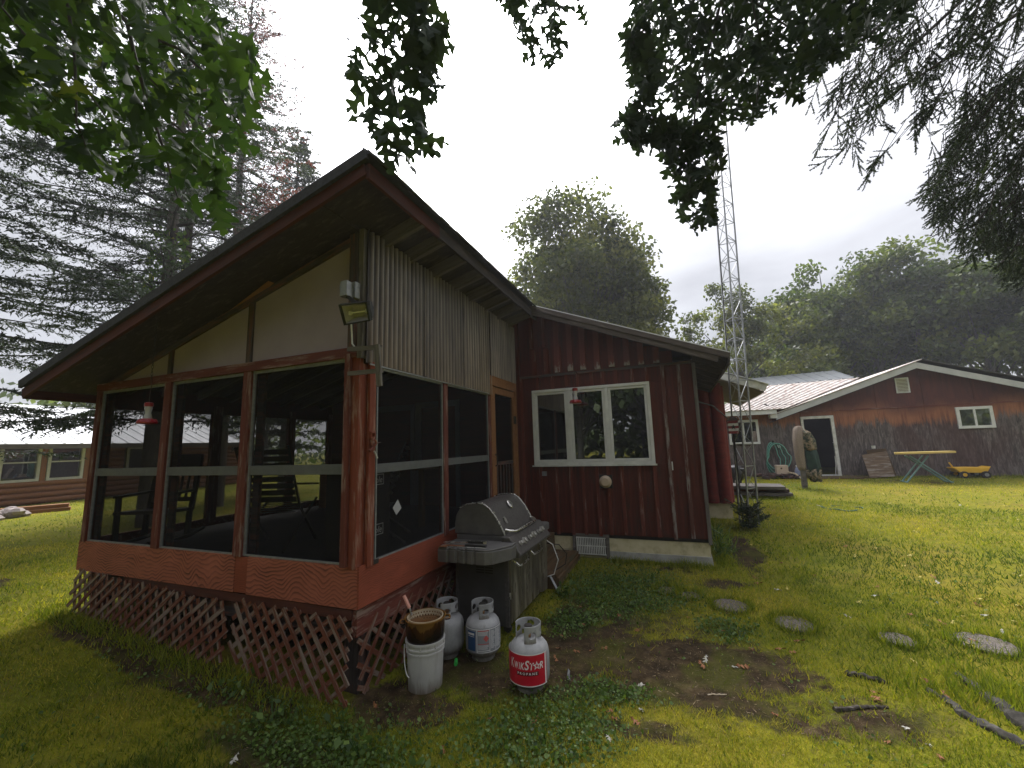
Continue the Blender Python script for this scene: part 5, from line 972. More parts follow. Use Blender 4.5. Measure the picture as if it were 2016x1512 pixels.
# plywood offcuts
pts=[(1697,896),(1746,888),(1762,938),(1713,941)]; p3=[onY(px,py,16.9 if py<900 else 16.5) for px,py in pts]; t=thing('plywood_offcut','brown weathered plywood sheet leaning on the garage wall','board',p3[3]); MB().prism(p3,(0,.03,0)).build('sheet',wood('weathered_brown_plywood',(.085,.052,.03),(.17,.115,.07),(.22,.19,.16),.4),t)
p3=[onY(px,py,17.05) for px,py in ((1706,886),(1744,883),(1765,935),(1720,938))]; t=thing('plywood_offcut','second brown board leaning behind the plywood sheet','board',p3[3]); MB().prism(p3,(0,.03,0)).build('sheet',BRNW,t)
q=onY(1720,883,17.0); t=thing('tin_can','small white cup on top of the leaning boards','cup',q); MB().lathe([(.05,0),(.055,.09)],14,q).build('cup',WHTD,t)
# ironing board style trestle
YB=15.43; a_,b_2=onY(1755,894,YB),onY(1876,891,YB); t=thing('folding_table','narrow yellow table on crossed green metal legs before the garage','table',(6.5,YB,.42)); 
MB().prism([(a_[0],YB-.2,a_[2]),(a_[0]+.15,YB-.28,a_[2]),(b_2[0]-.05,YB-.26,b_2[2]),(b_2[0],YB-.1,b_2[2]),(b_2[0]-.03,YB+.15,b_2[2]),(a_[0]+.1,YB+.1,a_[2])],(0,0,.05)).build('tabletop',plain('yellow_board',[(.50,.36,.10),(.62,.47,.17)],5,.6),t)
LEGG=plain('green_metal_leg',[(.10,.20,.19),(.15,.26,.25)],9,.5)
for p0,p1 in (((1822,897),(1780,948)),((1786,897),(1868,948))):
    for d in (-.14,.14): q0,q1=onY(*p0,YB),onY(*p1,YB); q1[2]=gz(q1[0],YB+d); MB().tube([(q0[0],YB+d,q0[2]),(q1[0],YB+d,q1[2])],.022,8).build('leg',LEGG,t)
    q1=onY(*p1,YB); MB().tube([(q1[0],YB-.2,gz(q1[0],YB)+.02),(q1[0],YB+.2,gz(q1[0],YB)+.02)],.02,8).build('foot_bar',LEGG,t)
# toy wagon
q=onY(1908,930,16.7); t=thing('toy_wagon','small yellow toy dump wagon with black wheels on the grass','toy',(q[0],16.7,.42)); YEL=plain('yellow_plastic',[(.62,.34,.02),(.70,.42,.03)],6,.45); x0=q[0]; z0=gz(x0,16.7)
MB().prism([(x0-.42,16.5,z0+.30),(x0-.30,16.5,z0+.16),(x0+.30,16.5,z0+.14),(x0+.42,16.5,z0+.34),(x0+.30,16.5,z0+.30),(x0-.05,16.5,z0+.31)],(0,.42,0)).build('tub',YEL,t,bevel=.02)
for dx in (-.22,.26):
    for yy_ in (16.45,16.9): w=MB().tube([(x0+dx,yy_,z0+.10),(x0+dx,yy_+.08,z0+.10)],.10,14).build('wheel',DARK,t); MB().tube([(x0+dx,yy_-.01,z0+.10),(x0+dx,yy_+.09,z0+.10)],.05,12).build('hub',YEL if dx<0 else ALU,w)
MB().tube([(x0-.3,16.7,z0+.2),(x0-.42,16.7,z0+.45)],.02,6).build('pull_handle',YEL,t)
# stepping stones, hose on lawn, sticks, timber
STN,nt,b=newmat('pebbled_concrete'); v=coords(nt,(1,1,1)); vo=nn(nt,'ShaderNodeTexVoronoi',{'Vector':v,'Scale':75.0}); n1=noise(nt,v,9,4); c1=ramp(nt,vo.outputs['Distance'],[(.0,(.24,.21,.18)),(.45,(.13,.108,.092)),(.7,(.05,.04,.033))]); nt.links.new(mixc(nt,nn(nt,'ShaderNodeMapRange',{0:n1,1:.5,2:.65,3:0,4:.8}).outputs[0],c1,(.10,.085,.05)),b.inputs['Base Color']); b.inputs['Roughness'].default_value=.85; bump(nt,b,vo.outputs['Distance'],-.5,.004)
for (px,py,rr,lbl) in ((1312,1157,.12,'mossy round stepping stone, farthest left of the row'),(1358,1168,.11,'second mossy stepping stone from the left'),(1437,1188,.165,'brown pebbled stepping stone third from the left'),(1562,1223,.16,'grey pebbled stepping stone in the middle of the row'),(1765,1253,.13,'small half buried grey stepping stone'),(1936,1258,.19,'largest pebbled stepping stone at the right end')):
    q=onZ(px,py,.11); z=gz(q[0],q[1]); q=onZ(px,py,z+.03); z=float(gsurf([q[0]],[q[1]])[0]); t=thing('stepping_stone',lbl,'stepping stone',(q[0],q[1],z),'round stepping stones in the lawn'); mb=MB().lathe([(rr*1.02,-.04),(rr,.010),(rr*.95,.017)],30,(q[0],q[1],z)); mb.v=[(v[0]+random.uniform(-.004,.004),v[1]+random.uniform(-.004,.004),v[2]) for v in mb.v]; mb.build('slab',STN,t)
q0=onZ(1660,1003,.3); pts=[(q0[0]+.32*math.cos(a)*(1+.2*math.sin(3*a)),q0[1]+.3*math.sin(a),gz(q0[0],q0[1])+.012+.012*math.sin(5*a)) for a in np.linspace(0,5.2,24)]; t=thing('lawn_hose','loop of pale green hose lying on the lawn','hose',(q0[0],q0[1],.3)); MB().tube(pts,.011,6).build('hose',HOSE,t,smooth=True)
STICKM=plain('dark_stick_bark',[(.02,.017,.013),(.06,.05,.04),(.12,.105,.09)],30,.95,0,.8)
def stick(lbl,pxs,r,mat=STICKM,cat='stick'):
    pts=[]; 
    for px,py in pxs: q=onZ(px,py,.09); q=onZ(px,py,gz(q[0],q[1])+.02); pts.append((q[0],q[1],float(gsurf([q[0]],[q[1]])[0])+r*.5))
    t=thing('fallen_stick',lbl,cat,pts[0]); n=len(pts); dense=[]
    for i in range(n-1):
        for k in range(4): f=k/4; dense.append(tuple(np.array(pts[i])*(1-f)+np.array(pts[i+1])*f+np.array([random.uniform(-r,r)*.3]*3)))
    dense.append(pts[-1]); MB().tube(dense,[r*(1-.4*i/len(dense))*random.uniform(.85,1.1) for i in range(len(dense))],8).rough(0,r*.2).build('bark',mat,t,smooth=True)
stick('dark bark covered stick lying in the grass left of the roots',[(1665,1323),(1700,1330),(1742,1342)],.022)
stick('mossy broken stick lying on bare yellow grass',[(1642,1398),(1690,1394),(1722,1392),(1748,1392)],.014)
stick('pale bleached twig on the dirt patch',[(1393,1357),(1410,1358),(1430,1360)],.006,STR)
q=[onZ(px,py,.22) for px,py in ((34,1012),(139,1004))]; ct='timber on the far left lawn'
for k,(dx,dz,lbl) in enumerate(((0,.05,'lower orange timber lying on the left lawn'),(.12,.16,'upper orange timber lying on the left lawn'))):
    a,b_=q; t=thing('timber_beam',lbl,'timber',(a[0],a[1],.22),ct); plank('beam',t,NEWW,(a[0]-dx,a[1]-.6,gz(a[0],a[1])+dz),(b_[0]-dx,b_[1],gz(b_[0],b_[1])+dz),.3,.1)
q=onZ(18,1020,.22); t=thing('stone_heap','grey pink stones heaped at the end of the timbers','stones',q); mb=MB()
for k in range(14): mb.lathe([(.02,-.1),(.14,-.06),(.18,.03),(.1,.11),(.01,.13)],7,(q[0]+random.uniform(-.5,.5),q[1]+random.uniform(-.5,.25),.26+random.uniform(0,.15)))
mb.build('stones',plain('grey_pink_stone',[(.25,.2,.19),(.40,.36,.34)],5,.9,0,.4),t,kind='stuff')
q=onZ(898,1302,.01); t=thing('plastic_lighter','small bright green plastic tube on the dirt by the tanks','tube',q); MB().tube([q+[0,0,.015],q+[.035,-.07,.014]],[.014,.016],8).build('body',plain('bright_green_plastic',[(.03,.35,.05),(.05,.45,.09)],9,.35),t)
q=onZ(1122,1334,.02); t=thing('foil_scrap','crumpled pale foil strip on the dirt right of the red label tank','foil',q); MB().add([q+[-.03,.07,.03],q+[-.015,.07,.01],q+[.0,.0,.03],q+[.02,-.06,.012],q+[-.0,-.07,.02],q+[-.02,0,.014]],[(0,1,2,5),(5,2,3,4)]).build('strip',ALU,t)
# ================================================================== vegetation
def unit(v): return v/np.maximum(np.linalg.norm(v,axis=-1,keepdims=True),1e-9)
def inpoly(x,y,poly):
    r=np.zeros(len(x),bool); n=len(poly)
    for i in range(n):
        (x1,y1),(x2,y2)=poly[i],poly[(i+1)%n]; c=((y1>y)!=(y2>y))&(x<(x2-x1)*(y-y1)/((y2-y1) or 1e-9)+x1); r^=c
    return r
def frames(n,tipbias,rg,flat=.6):
    """random leaf frames: tip direction biased, normal biased upward"""
    t=unit(rg.normal(size=(n,3))*.75+np.array(tipbias)); u=rg.normal(size=(n,3))*flat+np.array([0,0,1.]); nrm=unit(u-(u*t).sum(1,keepdims=True)*t); s=np.cross(nrm,t); return t,s,nrm
HALF=[(0,.012),(.13,.02),(.17,.08),(.20,.15),(.235,.155),(.265,.10),(.28,.04),(.36,.04),(.40,.09),(.44,.20),(.485,.27),(.53,.255),(.555,.15),(.575,.055),(.645,.05),(.675,.10),(.715,.21),(.76,.25),(.80,.22),(.825,.11),(.84,.065),(.89,.085),(.94,.10),(.98,.06),(1,.0)]
def oakshape():
    V=[];F=[]; k=len(HALF)
    for t,w in HALF:
        z=-.16*t*t
        V+=[(t,0,z),(t+.28*w*(1 if .1<t<.9 else 0),w,z-.22*w+.05*math.sin(9*t)),(t+.28*w*(1 if .1<t<.9 else 0),-w,z-.22*w-.04*math.sin(8*t))]
    for i in range(k-1):
        a=3*i;b=a+3; F+=[(a,b,b+1,a+1),(a,a+2,b+2,b)]
    return np.array(V),np.array(F)
OV,OF=oakshape()
def leaves_mesh(name,pos,t,s,nrm,L,mat,parent,rnd,kind=None,shape=None):
    V0,F0=shape or (OV,OF); n=len(pos); k=len(V0)
    V=pos[:,None,:]+L[:,None,None]*(V0[None,:,0,None]*t[:,None,:]+V0[None,:,1,None]*s[:,None,:]+V0[None,:,2,None]*nrm[:,None,:])
    F=(F0[None]+(np.arange(n)*k)[:,None,None]).reshape(-1,F0.shape[1]); return np_mesh(name,V.reshape(-1,3),F,mat,parent,np.repeat(rnd,k),kind)
# ---- oak: trunk behind the camera, limbs reaching overhead
oak=thing('oak_tree','big oak whose leafy branches hang across the top of the view','tree',(.9,-2.4,gz(.9,-2.4)))
tr=MB().tube([(.9,-2.4,0),(.92,-2.38,.5),(.95,-2.3,2.2),(.85,-2.1,4.2),(.8,-1.9,6.5),(.8,-1.9,9)],[.36,.28,.25,.22,.17,.08],14).build('trunk',BARK,oak,smooth=True)
def limb(pts,r0,r1,nm='limb'): n=len(pts); return MB().tube(pts,[r0+(r1-r0)*i/(n-1) for i in range(n)],7).build(nm,TWIG,oak,smooth=True)
def pxl(lst,d0,d1): n=len(lst); return [P(a,b,d0+(d1-d0)*i/(n-1)) for i,(a,b) in enumerate(lst)]
for start,first in (((.85,-2.1,4.0),P(150,-260,2.0)),((.85,-2.1,4.4),P(770,-260,2.4)),((.82,-2.0,4.8),P(1080,-260,3.0)),((.82,-2.0,5.0),P(1450,-260,3.0))):
    a=np.array(start);b=np.array(first); limb([a,a*.6+b*.4+[0,0,.45],a*.25+b*.75+[0,0,.25],b],.07,.018)
tw_=[([(150,-260),(210,0),(250,45),(270,130),(290,200),(318,280),(335,340)],2.0,2.05,.012),([(250,45),(300,75),(350,95),(400,140),(450,150),(500,150)],2.0,2.0,.009),([(150,-260),(0,10),(50,70),(110,125),(180,190),(230,260)],1.9,2.1,.009),([(150,-260),(130,0),(145,80),(150,180),(150,240),(170,290)],1.8,1.9,.008),([(270,130),(310,170),(340,200),(400,250),(440,290)],2.03,2.1,.006),([(318,230),(350,250),(390,290),(410,380)],2.05,2.1,.005),([(400,140),(440,200),(480,260)],2.0,2.05,.005),([(335,340),(350,390),(420,430)],2.05,2.1,.005),
 ([(770,-260),(748,0),(750,50),(760,120),(775,170),(785,230),(800,300)],2.4,2.3,.009),([(760,60),(720,110),(695,110)],2.35,2.3,.004),([(775,0),(810,40),(850,90),(865,170)],2.35,2.3,.004),
 ([(1080,-260),(1066,0),(1068,60),(1062,110)],3.0,2.95,.009),([(1080,-260),(1130,-20),(1150,30)],3.0,3.0,.005),([(1080,-260),(1000,-30),(985,5)],3.0,3.0,.005),
 ([(1450,-260),(1420,0),(1400,80),(1370,200),(1362,300),(1355,400)],3.0,3.0,.012),([(1400,40),(1340,100),(1290,180),(1230,260)],3.0,2.95,.007),([(1450,-260),(1480,0),(1500,100),(1490,200)],3.0,2.9,.009),([(1480,0),(1560,60),(1600,130)],3.0,3.1,.007),([(1450,-260),(1270,-20),(1245,60),(1255,160)],3.0,2.95,.007),([(1420,0),(1440,150),(1440,230)],3.05,3.1,.006)]
for lst,d0,d1,r in tw_: limb(pxl(lst,d0,d1),r,r*.4,'twig')
CL=[([(-220,-250),(400,-250),(450,60),(500,110),(525,180),(485,240),(510,290),(440,310),(445,380),(435,430),(385,410),(310,340),(250,360),(165,320),(105,265),(0,200),(-220,230)],820,1.7,2.9,(.16,.24),'L'),
 ([(745,-160),(835,-160),(865,60),(870,120),(855,200),(845,290),(830,320),(795,320),(745,280),(715,250),(700,180),(700,110),(730,60)],160,2.1,2.6,(.18,.25),'M'),
 ([(965,-160),(1165,-160),(1155,40),(1125,45),(1105,60),(1100,115),(1070,122),(1040,100),(1015,65),(1005,20),(970,0)],170,2.8,3.3,(.17,.23),'M'),
 ([(1240,-200),(1800,-200),(1790,40),(1700,90),(1620,130),(1580,175),(1530,200),(1495,240),(1430,225),(1380,225),(1335,200),(1280,190),(1250,110)],1250,2.6,3.7,(.16,.22),'M'),
 ([(1210,235),(1250,200),(1300,205),(1320,250),(1295,280),(1235,280)],60,2.8,3.1,(.17,.23),'M'),
 ([(1305,235),(1400,240),(1430,285),(1410,335),(1395,380),(1405,415),(1370,455),(1340,430),(1320,395),(1325,330),(1300,290)],165,2.85,3.3,(.17,.23),'M'),
 ([(1228,50),(1262,40),(1270,140),(1285,190),(1245,195),(1236,120)],48,2.8,3.1,(.17,.22),'M')]
allp=[];alll=[];allm=[]
rg=np.random.default_rng(3)
for poly,n,d0,d1,(l0,l1),mk in CL:
    P0=np.array(poly,float); lo,hi=P0.min(0),P0.max(0); pts=np.zeros((0,2))
    while len(pts)<n:
        q=lo+(hi-lo)*rg.random((n*2,2)); pts=np.r_[pts,q[inpoly(q[:,0],q[:,1],poly)]]
    pts=pts[:n]; dd=d0+(d1-d0)*rg.random(n); 
    for (a,b_),d in zip(pts,dd): allp.append(P(a,b_,d))
    alll+=list(l0+(l1-l0)*rg.random(n)); allm+=[mk]*n
allp=np.array(allp); alll=np.array(alll); n=len(allp); t_,s_,n_l=frames(n,(0,.05,-.6),rg,.55); pos=allp-t_*alll[:,None]*.5; rn=np.clip(rg.beta(2,2.6,n),0,.96); rn[rg.random(n)<.006]=.995; isL=np.array([m=='L' for m in allm])
big=np.zeros(n,bool); score=alll/np.linalg.norm(allp-C0,axis=1); vis=np.array([ (lambda c:(-20<1008+FPX*c[0]/c[2]<2036) and (-20<756+FPX*c[1]/c[2]))(CM@(p-C0)) for p in allp]); score=np.where(vis,score,0)
big[np.argsort(-score)[:298]]=True
LM={}
def leafobj(parent,name,p,t,s,nm,L,matk,r,mat):
    key=(matk,int(r*7.99)); 
    if key not in LM:
        o=np_mesh(name,OV,OF,mat,None,np.full(len(OV),(key[1]+.5)/8)); LM[key]=o.data; bpy.data.objects.remove(o)
    o=bpy.data.objects.new(name,LM[key]); m=Matrix(((t[0]*L,s[0]*L,nm[0]*L,p[0]),(t[1]*L,s[1]*L,nm[1]*L,p[1]),(t[2]*L,s[2]*L,nm[2]*L,p[2]),(0,0,0,1))); place(o,parent,m); return o
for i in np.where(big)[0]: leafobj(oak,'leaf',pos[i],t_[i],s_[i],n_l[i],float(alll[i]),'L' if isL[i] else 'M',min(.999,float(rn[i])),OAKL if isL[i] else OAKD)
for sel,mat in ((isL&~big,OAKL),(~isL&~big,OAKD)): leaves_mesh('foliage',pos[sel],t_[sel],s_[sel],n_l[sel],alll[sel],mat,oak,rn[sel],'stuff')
# upper crown above the frame
n=2600; q=rg.normal(size=(n,3))*np.array([2.6,2.2,1.0])+np.array([.6,-1.2,7.0]); q=q[(q[:,2]>5.8)&(q[:,1]<.3)]; tt,ss,nl=frames(len(q),(0,0,-.6),rg,.8); leaves_mesh('upper_foliage',q,tt,ss,nl,.16+.06*rg.random(len(q)),OAKD,oak,rg.random(len(q))*.9,'stuff')
# ---- leaf cloud trees
KITE=(np.array([(0,0,0),(.45,.32,-.05),(1,0,-.12),(.45,-.32,-.05)]),np.array([(0,1,2,3)]))
def crown_clumps(c,rad,n,rg,top=1.0):
    d=unit(rg.normal(size=(n,3))); d[:,2]=np.where(d[:,2]<-.55,-d[:,2],d[:,2]); r=rg.random(n)**.33*.95; w=1+.22*np.sin(d[:,0]*4+c[0])+.18*np.sin(d[:,1]*5+c[1]); return np.array(c)+d*r[:,None]*np.array(rad)*w[:,None]*.85
def broadleaf(name,label,base,H,rad,z0,nc,nl,leaf,mat,seed,group=None,cr=(.7,1.3),bark=BARKG,lean=0):
    rg=np.random.default_rng(seed); bx0,by0=base; bz0=gz(bx0,by0); t=thing(name,label,'tree',(bx0,by0,bz0),group)
    cz=(z0+H)/2; cc=np.array([bx0+lean,by0,bz0+cz]); cl=crown_clumps(cc,(rad,rad,(H-z0)/2),nc,rg)
    tm=MB(); tm.tube([(bx0,by0,bz0-.2),(bx0+lean*.3,by0,bz0+z0),(bx0+lean*.8,by0,bz0+cz),(bx0+lean,by0,bz0+H*.93)],[rad*.055+.05,rad*.045+.03,rad*.025+.02,.015],9); tm.build('trunk',bark,t,smooth=True)
    lm=MB()
    for c in cl[::2]:
        h=bz0+z0*.8+(c[2]-bz0-z0*.8)*.45; a=np.array([bx0+lean*.5,by0,max(bz0+z0*.6,h)]); m=a*.45+c*.55+np.array([0,0,.25]); lm.tube([a,m,c],[.035+.006*rad,.025,.01],5,False)
    lm.build('limbs',bark,t,kind='stuff')
    k=nl//nc; r=cr[0]+(cr[1]-cr[0])*rg.random(nc); off=rg.normal(size=(nc,k,3)); off=off/np.linalg.norm(off,axis=2,keepdims=True)*(rg.random((nc,k,1))**.45)*r[:,None,None]*np.array([1,1,.62]); pp=(cl[:,None,:]+off).reshape(-1,3); m=len(pp)
    tt,ss,nl_=frames(m,(0,0,-.35),rg,.7); rn=np.clip(np.repeat(.1+.75*rg.random(nc),k)+.2*rg.normal(size=m)+.25*np.clip((cc[2]-pp[:,2])/(H-z0),-.6,.6),0,1); leaves_mesh('crown',pp,tt,ss,nl_,leaf*(.7+.6*rg.random(m)),mat,t,rn,None,KITE); return t
broadleaf('maple_tree','large round crowned tree rising behind the house roof',(-4.3,23.7),15.2,6.4,2.6,240,46000,.24,MAPG,11,cr=(.8,1.35))
broadleaf('birch_tree','thin open tree behind the lattice mast',(3.7,27.7),11.0,3.9,2.0,80,9500,.22,MAPG,12,cr=(.5,.95))
TL_=[((8.0,32),10.4,2.8,'leftmost tree of the wood behind the garage'),((10.2,33.5),13.4,3.6,'tall tree above the grey roof behind the garage'),((12.3,33),13.3,3.5,'dark full tree left of the garage peak'),((14.4,33.2),13.8,3.8,'broad tree straight above the garage peak'),((16.8,31.5),12.6,3.7,'broad tree just right of the garage peak'),((18.6,29.2),10.8,3.3,'low spreading tree over the right roof slope'),((20.6,30.5),11.2,3.6,'tree at the right edge above the garage roof')]
for i,((x,y),H,r,l) in enumerate(TL_): broadleaf('forest_tree',l,(x,y),H,r,1.2,72,11500,.28,MAPL if i%2 else MAPY,30+i,'trees of the wood behind the garage',(.7,1.4))
BK=[((6.2,36),8.5,2.6),((9.0,41),12.5,3.8),((13,42),14,4.2),((17.5,40),13.5,4.2),((22,38),12.5,4),((25,33),12,4)]
for i,((x,y),H,r) in enumerate(BK): broadleaf('forest_tree',('small hazy tree at the left end of the back row of the wood','back row tree second from the left end of the wood','back row tree rising behind the tree left of the garage peak','back row tree rising behind the tree right of the garage peak','back row tree second from the right end of the wood','rightmost hazy tree in the back row of the wood')[i],(x,y),H,r,1.0,48,5200,.36,MAPL,60+i,'back row of the wood',(.9,1.6))
for i,((x,y),H,r,l) in enumerate((((-34,6),8.5,3,'dark tree behind the left end of the log cabin roof'),((-33,15),8,3,'dark tree behind the log cabin gable'),((-27,21),9,3.2,'dark tree seen through the porch beyond the cabin'))): broadleaf('background_tree',l,(x,y),H,r,1.0,50,6000,.3,MAPL,80+i,'trees behind the log cabin',(.8,1.4))
# trees behind the viewer, seen mirrored in the window panes
for i,((x,y),H,r) in enumerate((((-6,-15),12,4.2),((-1.5,-17),13,4.4),((3.5,-14),11,4),((8,-16),13,4.4),((-11,-13),12,4.4),((-2.5,-24),17,5))): broadleaf('yard_tree','dark tree behind the viewer mirrored in the window panes',(x,y),H,r*1.15,.0,90,9000,.5,MAPL,100+i,'trees mirrored in the window',(1.0,1.7))
rg=np.random.default_rng(501); cl=[]
for k in range(620):
    a=rg.random()*6.283; d=46+26*rg.random(); cl.append((d*math.sin(a),d*math.cos(a),.4+7.0*rg.random()**.8*(.7+.3*math.sin(a*9))))
for k in range(260):
    a=math.pi+(rg.random()-.5)*2.2; d=21+9*rg.random(); cl.append((d*math.sin(a),d*math.cos(a),.3+9*rg.random()))
cl=np.array(cl); k=70; off=rg.normal(size=(len(cl),k,3))*np.array([1.7,1.7,.95]); pp=(cl[:,None,:]+off).reshape(-1,3); pp[:,2]=np.abs(pp[:,2]); m=len(pp); tt,ss,nl_=frames(m,(0,0,-.35),rg,.7); leaves_mesh('far_wood',pp,tt,ss,nl_,.75*(.7+.6*rg.random(m)),MAPL,None,np.clip(np.repeat(.2+.5*rg.random(len(cl)),k)+.2*rg.normal(size=m),0,1),'stuff',KITE)
# ---- conifers
def conifer(name,label,base,H,Lmax,zlow,mat,seed,group=None,trunk_r=.17,droop=.25,spk=(.055,.012),tw=.13,wh=(.34,4),dens=1.0,mat2=None,f2=None,top=1.0,parts=True,upsweep=0,tls=1):
    rg=np.random.default_rng(seed); x0,y0=base; z0=gz(x0,y0); t=thing(name,label,'tree',(x0,y0,z0),group)
    MB().tube([(x0,y0,z0-.2),(x0+.03,y0,z0+H*.3),(x0-.02,y0,z0+H*.7),(x0,y0,z0+H)],[trunk_r,trunk_r*.8,trunk_r*.4,.012],10).build('trunk',BARK,t,smooth=True)
    bm=MB(); SV=[];SR=[];S2=[]
    z=zlow; az=0
    while z<H-.15:
        f=(z-zlow)/(H-zlow); Lz=Lmax*(1-f)**.75*(.35+.65*min(1,(f+.25)*1.6))+.15
        for k in range(wh[1]):
            az=rg.random()*6.283; L=Lz*(.6+.55*rg.random()); el=.12+.5*f-.1*rg.random()+upsweep
            s=np.linspace(0,1,6); rr=L*s; zz=z+rr*math.tan(el)*.6-droop*L*s**2+.10*L*s**3; d=np.array([math.cos(az),math.sin(az)])
            pl=np.stack([x0+d[0]*rr,y0+d[1]*rr,z0+zz+rg.normal(size=6)*.01*L],1); pl[:,:2]+=np.array([-d[1],d[0]])*((rg.random()-.5)*.5*L*s**2)[:,None]
            bm.tube(pl,[.022*L*.5+.008]+[.012*L*.5*(1-q)+.005 for q in s[1:]],4,False)
            nt_=max(3,int(L/tw*dens)); ts=np.sort(rg.random(nt_*2)*.85+.15); side=np.where(rg.random(nt_*2)<.5,-1,1); ii=np.minimum((ts*5).astype(int),4); fr=ts*5-ii
            p=pl[ii]*(1-fr)[:,None]+pl[ii+1]*fr[:,None]; ax=unit(pl[ii+1]-pl[ii]); sd=unit(np.cross(ax,[0,0,1.0])); tl=tls*(.22+.32*L*(1-ts)*.55)*(.6+.7*rg.random(nt_*2))
            td=unit(ax*.75+sd*side[:,None]*.8+np.array([0,0,-.15])+rg.normal(size=(nt_*2,3))*.15); td[-1]=ax[-1]
            ns=max(4,int(6*dens)); u=np.linspace(.08,1,ns*2); q=p[:,None,:]+td[:,None,:]*(tl[:,None,None]*u[None,:,None])+np.array([0,0,-.18])*((tl[:,None]*u[None]**2)[:,:,None])
            e=td[:,None,:]*1.0+rg.normal(size=q.shape)*.75; e=unit(e); sl=spk[0]*(.7+.6*rg.random(q.shape[:2]))[:,:,None]; w=unit(np.cross(e,rg.normal(size=q.shape)))*spk[1]
            tri=np.stack([q-w,q+w,q+e*sl],2).reshape(-1,3)
            seg=np.stack([p-sd*.004,p+sd*.004,p+td*tl[:,None]+np.array([0,0,-.18])*tl[:,None]],1).reshape(-1,3)
            tri=np.r_[tri,seg]
            SV.append(tri); r=np.clip(.45+.3*rg.normal(),0,1); SR.append(np.full(len(tri),r)); S2.append(np.full(len(tri),bool(f2 and f2(f,d,rg))))
        z+=wh[0]*(.7+.6*rg.random())*(1.25-.5*f)
    bm.build('branches',TWIG,t,kind='stuff')
    V=np.concatenate(SV);Rr=np.concatenate(SR);S=np.concatenate(S2); 
    for sel,m,nm in ((~S,mat,'crown'),(S,mat2,'dead_needles')):
        if sel.any(): v=V[sel]; np_mesh(nm,v,np.arange(len(v)).reshape(-1,3),m,t,Rr[sel])
    return t
conifer('larch_tree','tall thin conifer with reddish dead needles left of the porch peak',(-13.3,8.8),19.4,4.3,3,NEEDB,201,None,.17,.14,(.09,.019),.14,(.31,5),.75,NEEDR,lambda f,d,r:(.5<f<.9 and r.random()<.6) or (.2<f<.5 and d[1]+d[0]>-.3 and r.random()<.9))
conifer('spruce_tree','smaller bluish spruce peeking over the porch roof slope',(-15.4,12.8),16.4,3.5,2,NEEDB,202,None,.2,.22,(.11,.03),.13,(.30,5),1.0)
conifer('pine_tree','dark conifer with ivy on its trunk behind the left eave',(-11.6,6.05),17.5,4.8,2.4,NEED,203,None,.18,.22,(.085,.017),.115,(.32,5),.9)
conifer('pine_tree','dark leaning conifer trunk seen through the second porch screen',(-12.55,6.95),16.5,4.2,2.8,NEED,204,None,.16,.22,(.08,.015),.14,(.42,4),.75)
conifer('pine_tree','conifer at the left edge with long low branches across the cabin',(-10.9,-.5),15.5,6.4,2.0,NEED,205,None,.2,.24,(.085,.017),.11,(.31,5),.95)
conifer('pine_tree','farther conifer filling the gap behind the left edge boughs',(-16,3.0),17,5.6,2.0,NEED,206,None,.15,.25,(.09,.018),.13,(.36,5),.85)
conifer('spruce_sapling','small dark spruce sapling at the foot of the lattice mast',(1.05,8.50),.5,.2,.03,NEED,207,None,.012,.0,(.032,.006),.022,(.04,5),.8,upsweep=.45,tls=.32)
# ivy on the trunk
rg=np.random.default_rng(9); n=620; th=rg.random(n)*6.283; zz=rg.random(n)**.8*2.6+4.9; rr=.26+.28*rg.random(n)*np.sin((zz-4.9)/2.6*3.1); q=np.stack([-11.6+rr*np.cos(th),6.05+rr*np.sin(th),zz],1); tt,ss,nl=frames(n,(0,0,-.5),rg,1.2)
t=thing('ivy_vine','bright green ivy climbing the conifer trunk above the eave','vine',(-11.35,6.05,4.9)); leaves_mesh('leaves',q,tt,ss,nl,.10+.07*rg.random(n),IVY,t,np.clip(rg.random(n)*.9+.25*(zz<5.5),0,1),'stuff',KITE); MB().tube([(-11.33,6.0,4.7),(-11.3,6.1,6.0),(-11.36,6.0,7.5)],.02,6).build('stem',BARK,t)
# ---- hanging spruce boughs on the right
SPX,SPY=2.62,2.35
ROOTM=plain('dark_mossy_root_bark',[(.022,.020,.016),(.055,.05,.042),(.10,.092,.08)],22,.95,0,.9,sc3=(1,1,1),detail=8)
spr=thing('spruce_tree','big spruce at the right with drooping dark boughs overhead','tree',(SPX,SPY,gz(SPX,SPY)))
MB().tube([(SPX,SPY,-.1),(SPX,SPY,.35),(SPX+.02,SPY,3),(SPX,SPY+.03,7),(SPX,SPY,13)],[.42,.26,.23,.17,.04],14).build('trunk',BARK,spr,smooth=True)
for lst,r in (([(1888,1328),(1930,1360),(1980,1400),(2030,1440)],.055),([(1824,1358),(1860,1375),(1900,1408),(1960,1440),(2040,1480)],.032)):
    pts=[]
    for px,py in lst: q=onZ(px,py,.10); pts.append((q[0],q[1],float(gsurf([q[0]],[q[1]])[0])))
    pts.append((SPX-.35,SPY+.25,gz(SPX,SPY)+.03)); pts.append((SPX-.1,SPY+.05,gz(SPX,SPY)+.2)); n=len(pts); dn=[]
    for i in range(n-1):
        for k in range(4): f=k/4; dn.append(np.array(pts[i])*(1-f)+np.array(pts[i+1])*f+np.array([random.uniform(-.012,.012),random.uniform(-.012,.012),random.uniform(-.008,.012)]))
    dn.append(np.array(pts[-1])); MB().tube(dn,[r*(.5+.9*i/len(dn))*random.uniform(.75,1.2) for i in range(len(dn))],10).rough(0,.006).build('root',ROOTM,spr,smooth=True)
